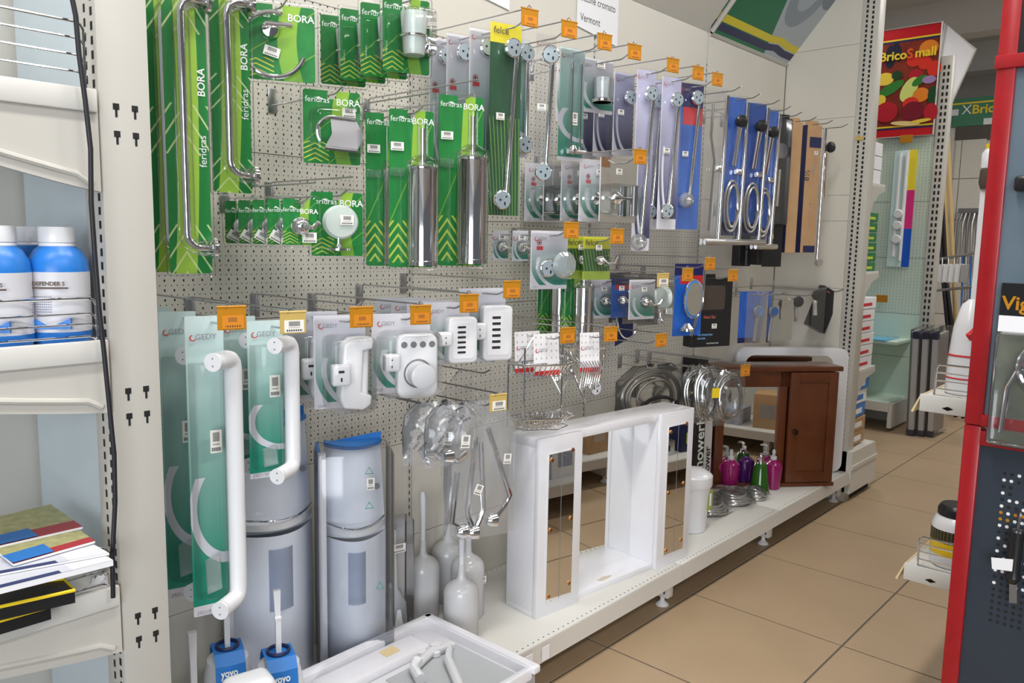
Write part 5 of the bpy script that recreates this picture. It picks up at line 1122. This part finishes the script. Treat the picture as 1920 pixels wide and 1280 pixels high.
y, z = rp(1893, 1060); t = thing('black_trowel', 'black-handled tool with white tag hanging on the red display', 'tool', (RX-.02, RY+y-.012, z))
part('handle', MB().lathe([(.012, .10), (.016, .095), (.015, .0), (.018, -.02), (.010, -.035)], 14), 'black', t); part('blade', MB().plate([(-.010, -.035), (.006, -.035), (.002, -.085), (-.014, -.082)], -.0015, .0015, 'x'), 'steel', t)
part('tag', MB().plate([(-.0, 0), (.042, -.006), (.046, .022), (.0, .03)], -.017, -.0165, 'x'), 'paper', t, smooth=0)
part('hang_wire', MB().tube([(0, 0, .10), (.004, -.002, .13), (.018, 0, .14)], .003, 7), 'chrome', t)
y, z = rp(1908, 345); t = thing('black_clip', 'black tool end poking out on the pale upper panel', 'tool', (RX-.012, RY+y-.01, z)); part('grip', MB().box((-.012, -.04, -.018), (.018, .014, .018)), 'black', t, bevel=.008, seg=3); part('grip_pin', MB().cyl((.01, -.01, 0), (.022, -.01, 0), .006, 10), 'steel', t)
y, z = rp(1880, 530); y1, z1 = rp(1880, 830); t = thing('tool_pack', 'blister tool pack with black header and orange lettering', 'tool pack', (RX, RY+y, z1))
hh = z-z1
part('backing', MB().box((-.004, -.4, 0), (.0, .0, hh)), M.setdefault('bush', pm('leaf_print', lambda x, y, z, mix, n: mix(n(16, 4), s2l(40, 46, 30), s2l(116, 124, 92)), .5, coords='Object')), t, smooth=0)
hd = part('header_card', MB().box((-.006, -.4, hh*.80), (-.004, 0, hh)), 'black', t, smooth=0); part('note_strip', MB().box((-.006, -.4, hh*.70), (-.004, 0, hh*.80)), 'paper', t, smooth=0)
text(hd, 'Vigor', .045, (-.0066, -.004, hh*.84), 'amber', rot=(PI/2, 0, -PI/2), bold=.001)
part('blister', MB().box((-.05, -.4, 0), (-.005, -.003, hh*.7)), 'film', t, bevel=.01, seg=2)
part('tool_ring', MB().tube([(-.025, -.09+math.cos(a)*.035, hh*.5+math.sin(a)*.05) for a in [2*PI*k/20 for k in range(20)]], .008, 9, closed=True), 'chrome', t)
part('tool_bar', MB().tube([(-.022, -.03, .03), (-.022, -.035, .14), (-.022, -.06, .2)], .006, 9), 'chrome', t)
# ================================================================== FAR SHELVES (beyond the partition)
def fshelf(label, z, w=.30):
    t = thing('bracket_shelf', label, 'shelf', (FX+.09, FY, z)); part('deck', MB().box((0, 0, -.02), (w, .45, 0)), 'shelf', t, bevel=.002)
    part('bracket', MB().plate([(0, -.02), (w, -.02), (w, -.035), (w*.5, -.06), (w*.12, -.12), (0, -.17)], -.002, .006), 'frame', t, smooth=0)
fz = [atX(1620, y, FX+.2).z for y in (345, 508, 690)]
fshelf('upper bracket shelf with white boxes beyond the partition', fz[0], .22); fshelf('middle bracket shelf with green boxes beyond the partition', fz[1], .22); fshelf('lower bracket shelf with stacked white boxes beyond the partition', fz[2], .28)
def boxes(lab, cat, z, n, h, m, grp, w, stripe=None):
    for k in range(n):
        t = thing('stacked_box', lab+', '+('lowest' if k == 0 else 'topmost' if k == n-1 else ORD[k]+' from the bottom')+' of its stack', cat, (FX+.10, FY+.01, z+h*k), random.uniform(-.02, .02), grp)
        part('carton', MB().box((0, 0, 0), (w, .30, h*.94)), m, t, bevel=.002, seg=1)
        if stripe: part('print_band', MB().box((w*.1, -.001, h*.25), (w*.7, 0, h*.5)), stripe, t, smooth=0)
M['greenbox'] = mat('green_box', s2l(46, 120, 72), .5)
boxes('white box on the upper far shelf', 'box', fz[0], 3, .075, 'paper', 'white boxes on the upper far shelf', .15)
boxes('green box on the middle far shelf', 'box', fz[1], 6, .055, 'greenbox', 'green boxes on the middle far shelf', .16, 'lime')
boxes('white red-marked box on the lower far shelf', 'box', fz[2], 6, .068, 'paper', 'white red-marked boxes on the lower far shelf', .23, 'red_ink')
for k, (z, m) in enumerate(((.30, 'cardboard'), (.38, 'cardboard'), (.46, 'blue_print'), (.54, 'paper'), (.62, 'blue_print'))):
    t = thing('stacked_box', ('brown' if m == 'cardboard' else 'blue' if m == 'blue_print' else 'white')+' box in the stack behind the white mirror, '+('lowest', 'second', 'third', 'fourth', 'topmost')[k]+' one', 'box', (FX+.10, FY+.01, z), random.uniform(-.05, .05), 'mixed boxes behind the white mirror')
    part('carton', MB().box((0, 0, 0), (.20, .3, .076)), m, t, bevel=.002, seg=1); part('print_band', MB().box((.02, -.001, .02), (.14, 0, .05)), 'paper' if m != 'paper' else 'blue_print', t, smooth=0)
t = thing('base_plinth', 'cream base plinth of the far shelves', 'shelf', (FX+.0, FY-.03, 0)); part('plinth_box', MB().plate([(0, .05), (.42, .05), (.42, .20), (.38, .29), (0, .29)], 0, .4), 'shelf', t, smooth=0); part('plinth_lip', MB().box((0, -.006, .19), (.42, 0, .21)), 'shelf', t); part('kick', MB().box((.01, .03, 0), (.40, .35, .05)), 'hole', t)
# mint pegboard gondola facing us
MX = 5.2
wm = struct('wall_mint', MB().box((MX+.01, -.20, 0), (MX+.07, 1.2, 2.9)), 'frame')
for k, (a, b) in enumerate(((.1, .55), (.55, .90), (.90, 1.35), (1.35, 1.8), (1.8, 2.3))): part('peg_panel', MB().box((MX, -.155, a+.002), (MX+.01, 1.2, b-.002)), 'peg_mint' if k > 1 else M.setdefault('mintplain', mat('mint_panel', s2l(200, 222, 208), .5)), wm)
part('end_upright', MB().box((MX-.01, -.24, 0), (MX+.08, -.155, 2.9)), 'frame', wm, bevel=.004); slots(MX-.0112, -.215, .5, 2.8, wm, 'x', .05, .014, .028); slots(MX-.0112, -.185, .5, 2.8, wm, 'x', .05, .014, .028)
t = thing('base_shelf', 'pale green base shelf under the mint pegboard', 'shelf', (MX, .4, 0)); part('deck', MB().box((-.42, -.5, .20), (-.0, .7, .23)), M['mintplain'], t); part('front_rail', MB().box((-.44, -.5, .16), (-.42, .7, .23)), 'shelf', t); part('end_bracket', MB().box((-.42, -.52, .03), (0, -.49, .22)), 'shelf', t)
t = thing('mint_shelf', 'mint shelf covered with blue film under the pegboard', 'shelf', (MX, .4, .70)); part('deck', MB().box((-.36, -.5, -.02), (0, .7, 0)), M['mintplain'], t); part('blue_film', MB().box((-.37, -.42, 0), (-.02, .6, .012)), M.setdefault('bluefilm', mat('blue_film', s2l(90, 176, 220), .12, coat=.5)), t, bevel=.003)
# poster
pc = [atX(1648, 62, MX-.03), atX(1752, 46, MX-.03), atX(1756, 256, MX-.03), atX(1632, 266, MX-.03)]
pw = .46; py0 = .31; ph = .84; pz = 2.31
t = thing('fruit_poster', 'framed poster of fruit and vegetables with yellow shop lettering', 'poster', (MX-.04, py0, pz), math.radians(-90))
b = part('poster_sheet', MB().box((0, 0, 0), (pw, .012, ph)), M.setdefault('posterred', pm('poster_ground', lambda x, y, z, mix, n: mix(y.gt(.87)+y.lt(.10), mix(n(7, 3), s2l(90, 20, 20), s2l(150, 60, 40)), s2l(190, 24, 34)), .35)), t, smooth=0)
part('poster_frame', MB().tube([(0, 0, 0), (pw, 0, 0), (pw, 0, ph), (0, 0, ph)], .009, 4, closed=True), 'frame', t, smooth=0)
for z in (.075, .745): part('print_band', MB().box((0, -.001, z), (pw, 0, z+.012)), 'yellow', b, smooth=0); part('print_band', MB().box((0, -.001, z-.016), (pw, 0, z-.002)), 'navy', b, smooth=0)
def blob(x, z, a, c, col, rot=0, k=16):
    nonlocal_m = M.setdefault('print_'+col, mat('print_'+col, PC[col], .35))
    p = [(math.cos(q)*a, math.sin(q)*c) for q in [2*PI*i/k for i in range(k)]]; p = [(x+u*math.cos(rot)-v*math.sin(rot), z+u*math.sin(rot)+v*math.cos(rot)) for u, v in p]
    blob.y -= .0004; part('printed_fruit', MB().plate(p, -.001+blob.y, .0), nonlocal_m, b, smooth=0)
blob.y = 0
PC = dict(apple=s2l(178, 30, 44), darkapple=s2l(120, 22, 40), tomato=s2l(214, 52, 36), green=s2l(54, 122, 50), pale=s2l(206, 218, 120), yellowp=s2l(232, 200, 70), orange=s2l(224, 130, 40), grape=s2l(34, 34, 54), leaf=s2l(30, 70, 36), cream=s2l(230, 200, 140), lilac=s2l(160, 130, 180))
for a in ((.10, .63, .04, .09, 'grape'), (.15, .66, .03, .08, 'grape', .2), (.38, .66, .07, .06, 'orange'), (.28, .58, .055, .05, 'tomato'), (.36, .55, .05, .05, 'tomato'), (.30, .47, .05, .04, 'apple'), (.43, .50, .05, .06, 'tomato'), (.07, .46, .07, .05, 'yellowp'), (.16, .48, .04, .035, 'leaf'), (.12, .38, .11, .04, 'green', .5), (.26, .36, .10, .055, 'pale', 1.1), (.33, .42, .06, .03, 'green', .6), (.40, .42, .05, .03, 'lilac'), (.35, .31, .06, .055, 'orange'), (.05, .30, .04, .04, 'yellowp'), (.43, .30, .03, .07, 'leaf'), (.28, .25, .06, .05, 'tomato'), (.10, .20, .085, .08, 'apple'), (.30, .19, .085, .075, 'darkapple'), (.43, .17, .05, .07, 'apple'), (.25, .10, .11, .018, 'cream', -.1), (.36, .11, .08, .014, 'yellowp', .1)): blob(*a)
text(b, 'Brico', .095, (.02, -.012, .60), 'yellow', bold=.0025); text(b, 'S', .10, (.225, -.0122, .60), M.setdefault('orangeink', mat('orange_ink', s2l(220, 90, 40), .4)), bold=.003); text(b, 'mall', .095, (.285, -.012, .60), 'yellow', bold=.0025)
# long thermometer pack, hooks, tags on the mint board
t = thing('gauge_pack', 'long pack with white cylinders and rainbow edge on the mint pegboard', 'tool pack', (MX-.06, .045, 1.28), math.radians(-90))
part('card', MB().box((-.07, 0, 0), (.10, .006, .92)), M.setdefault('rainbow', pm('rainbow_print', lambda x, y, z, mix, n: mix(x.gt(.66), s2l(206, 232, 228), mix(y.gt(.66), mix(y.gt(.33), s2l(30, 90, 200), s2l(220, 50, 130)), s2l(240, 220, 60))), .3)), t, smooth=0)
part('rod', MB().cyl((-.02, -.012, .08), (-.02, -.012, .90), .012, 10).cyl((.03, -.012, .05), (.03, -.012, .90), .012, 10), 'matte_white', t)
for z in (.22, .33, .42): part('knob', MB().lathe([(.03, -.05), (.036, -.04), (.036, -.01)], 16, (-.0, 0, z), 'y'), 'white', t)
part('hang_wire', MB().cyl((.015, .004, .90), (.015, .062, .90), .004, 7), 'steel', t)
for lab, y, z in (('amber tag above the long rainbow pack', .02, 2.29), ('amber tag low on the mint pegboard', .11, 1.03)):
    g = thing('price_tag', lab, 'price tag', (MX-.12, y, z), math.radians(-90)); part('holder', MB().box((-.045, -.002, -.04), (.045, .002, .02)), 'amber', g, bevel=.001, seg=1); part('label_wire', MB().cyl((0, 0, .015), (0, .12, .015), .004, 7), 'steel', g)
# mesh panels leaning in film
for k in range(3):
    P = atZ(1712+14*k, 806, 0); t = thing('wrapped_panel', 'white framed panel wrapped in film leaning on the mint gondola, '+('left', 'middle', 'right')[k]+' of three', 'panel', (4.80+.03*k, -.27-.06*k, 0), math.radians(-4), 'leaning wrapped panels', 0, math.radians(-5))
    part('white_edge', MB().box((-.02, -.018, 0), (.02, .018, .80)), 'white', t); part('dark_corner', MB().box((-.022, -.02, 0), (.022, .02, .05)).box((-.022, -.02, .76), (.022, .02, .81)), 'navy', t); part('mesh_sheet', MB().box((.02, -.01, .02), (.24, .01, .79)), 'greycard', t); part('film', MB().box((-.03, -.028, -.0), (.26, .03, .83)), 'film', t)
# slanted blank sign and end boards beyond
q = [(1752, 200), (1775, 42), (1830, 90), (1778, 228), (1768, 235)]
t = thing('blank_sign', 'blank white slanted sign board beside the fruit poster', 'sign', (0, 0, 0))
pts = [atX(x, y, 6.2) for x, y in ((1752, 175), (1773, 44), (1829, 92), (1768, 228))]
part('board', MB().add([tuple(p) for p in pts]+[(p.x+.03, p.y, p.z) for p in pts], [(0, 1, 2, 3), (7, 6, 5, 4), (0, 4, 5, 1), (1, 5, 6, 2), (2, 6, 7, 3), (3, 7, 4, 0)]), 'paper', t, smooth=0); part('board_frame', MB().tube([tuple(p) for p in pts], .012, 4, closed=True), 'frame', t, smooth=0)
part('support_pole', MB().box((6.24, pts[3].y+.02, 0), (6.28, pts[3].y+.06, pts[3].z+.1)), 'frame', t)
NX = 8.2
n0, n1 = atX(1770, 400, NX).y, atX(1838, 400, NX).y
wn = struct('wall_far_gondola', MB().box((NX+.02, n1-1.5, 0), (NX+.1, n0+.3, 2.6)), 'frame')
zz = [0, .7, 1.25, 1.75, 2.2, 2.62]
for k in range(5):
    for (a, b) in ((n0+.3, n0-.12), (n0-.12, n1)): part('back_panel', MB().box((NX, b+.004, zz[k]+.004), (NX+.02, a-.004, zz[k+1]-.004)), 'panel', wn)
p0, p1 = atX(1786, 186, NX-.1), atX(1866, 232, NX-.1)
t = thing('green_sign', 'green shop sign with yellow stripe on the far row', 'sign', (NX-.1, p0.y+.1, p1.z), math.radians(-90))
gw = p0.y-p1.y+.5; gh = p0.z-p1.z
b = part('sign_board', MB().box((0, 0, 0), (gw, .03, gh)), M.setdefault('signgreen', mat('sign_green', s2l(10, 112, 74), .4)), t, smooth=0); part('stripe', MB().box((0, -.002, gh*.78), (gw, 0, gh*.84)), 'yellow', b, smooth=0)
text(b, 'Brico', .13, (.30, -.004, gh*.42), 'yellow', bold=.003); text(b, 'Small', .13, (.30+.30, -.004, gh*.42), 'orangeink', bold=.003); text(b, 'X', .14, (.20, -.004, gh*.42), 'white_ink'); part('picture_patch', MB().box((.42, -.003, .0), (.60, 0, gh*.22)), 'matte_white', b, smooth=0); part('picture_patch', MB().box((.05, -.003, gh*.4), (.17, 0, gh*.62)), 'matte_white', b, smooth=0)
part('sign_post', MB().box((.1, .03, -1.0), (.14, .06, gh)), 'frame', t)
# broom poles and tool rack
for k, (x0, y0, x1, y1, m, lab) in enumerate(((1776, 215, 1793, 640, 'woodpole', 'right yellow'), (1768, 225, 1781, 640, 'woodpole', 'left yellow'), (1763, 250, 1776, 560, 'rubber', 'dark grey'), (1757, 400, 1768, 520, 'rubber', 'short black, left'), (1760, 405, 1774, 520, 'rubber', 'short black, right'))):
    M.setdefault('woodpole', mat('pine_pole', s2l(208, 178, 120), .5)); a = atX(x0, y0, 6.0); b_ = atX(x1, y1, 5.9); bb = b_ + (b_-a)*((b_.z-.02)/(a.z-b_.z))
    t = thing('broom_pole', lab+' handle pole leaning behind the mint gondola', 'pole', (bb.x, bb.y, bb.z), 0, 'tool poles by the far row')
    part('shaft', MB().cyl((0, 0, 0), a-bb, .016, 10), m, t); part('cap', MB().cyl((a-bb)*.97, (a-bb)*1.0, .018, 10), 'bag' if m == 'woodpole' else 'paper', t)
for k in range(5):
    P = atX(1765+11*k, 510, 5.6); t = thing('white_bracket', 'white metal blade hanging on the far tool rack, '+('first', 'second', 'third', 'fourth', 'fifth')[k]+' from the left', 'tool', P, math.radians(-70), 'blades on the far tool rack'); part('blade', MB().plate([(-.03, .06), (.03, .07), (.022, -.09), (-.034, -.08)], -.003, .003), 'steel' if k == 4 else 'white', t, bevel=.001, seg=1); part('shank', MB().cyl((0, 0, .06), (0, .02, .12), .006, 8), 'steel', t)
a, b_ = atX(1750, 488, 5.65), atX(1850, 470, 5.65); a2, b2 = atX(1750, 545, 5.65), atX(1850, 535, 5.65)
t = thing('tool_rack', 'steel tool rack with rails on the far row', 'rack', (0, 0, 0)); part('rail', MB().cyl(a, b_, .012, 8), 'steel', t); part('rail', MB().cyl(a2, b2, .012, 8), 'steel', t)
for k in range(7):
    p = atX(1806+5*k, 480, 5.68); q_ = atX(1802+5*k, 590, 5.68); o = part('rack_bar', MB().cyl(p, q_, .007, 7), 'blue' if k % 3 == 0 else 'steel', t)
for s in (a, b_): part('rack_leg', MB().cyl((s.x+.05, s.y, 0), (s.x+.05, s.y, s.z+.02), .014, 8), 'steel', t)
P = atX(1822, 420, 8.1); t = thing('tool_bundle', 'dark metal tools bundled on the far wall rack', 'tool', P); part('wall_hook', MB().box((-.02, -.12, .12), (.10, .14, .17)), 'dark_steel', t)
for k in range(6): part('tool_shank', MB().tube([(0, -.10+.04*k, .16-.02*(k % 3)), (-.03, -.10+.045*k, 0), (0, -.12+.05*k, -.5)], .012, 7), 'dark_steel' if k % 2 else 'steel', t)
t = thing('spray_bottle', 'white and amber spray bottle peeking from behind the red display', 'bottle', atX(1852, 300, 1.2)); part('body', MB().lathe([(.012, -.03), (.018, -.025), (.018, .02), (.008, .035)], 16), 'white', t); part('cap', MB().lathe([(.008, .034), (.009, .05)], 12), 'yellow', t); part('amber_base', MB().lathe([(.014, -.09), (.02, -.07), (.018, -.03)], 14), M['darkbrown'], t); part('clip_strip', MB().box((-.003, -.012, 1.005-t.location.z), (.003, .012, -.08)), 'paper', t)
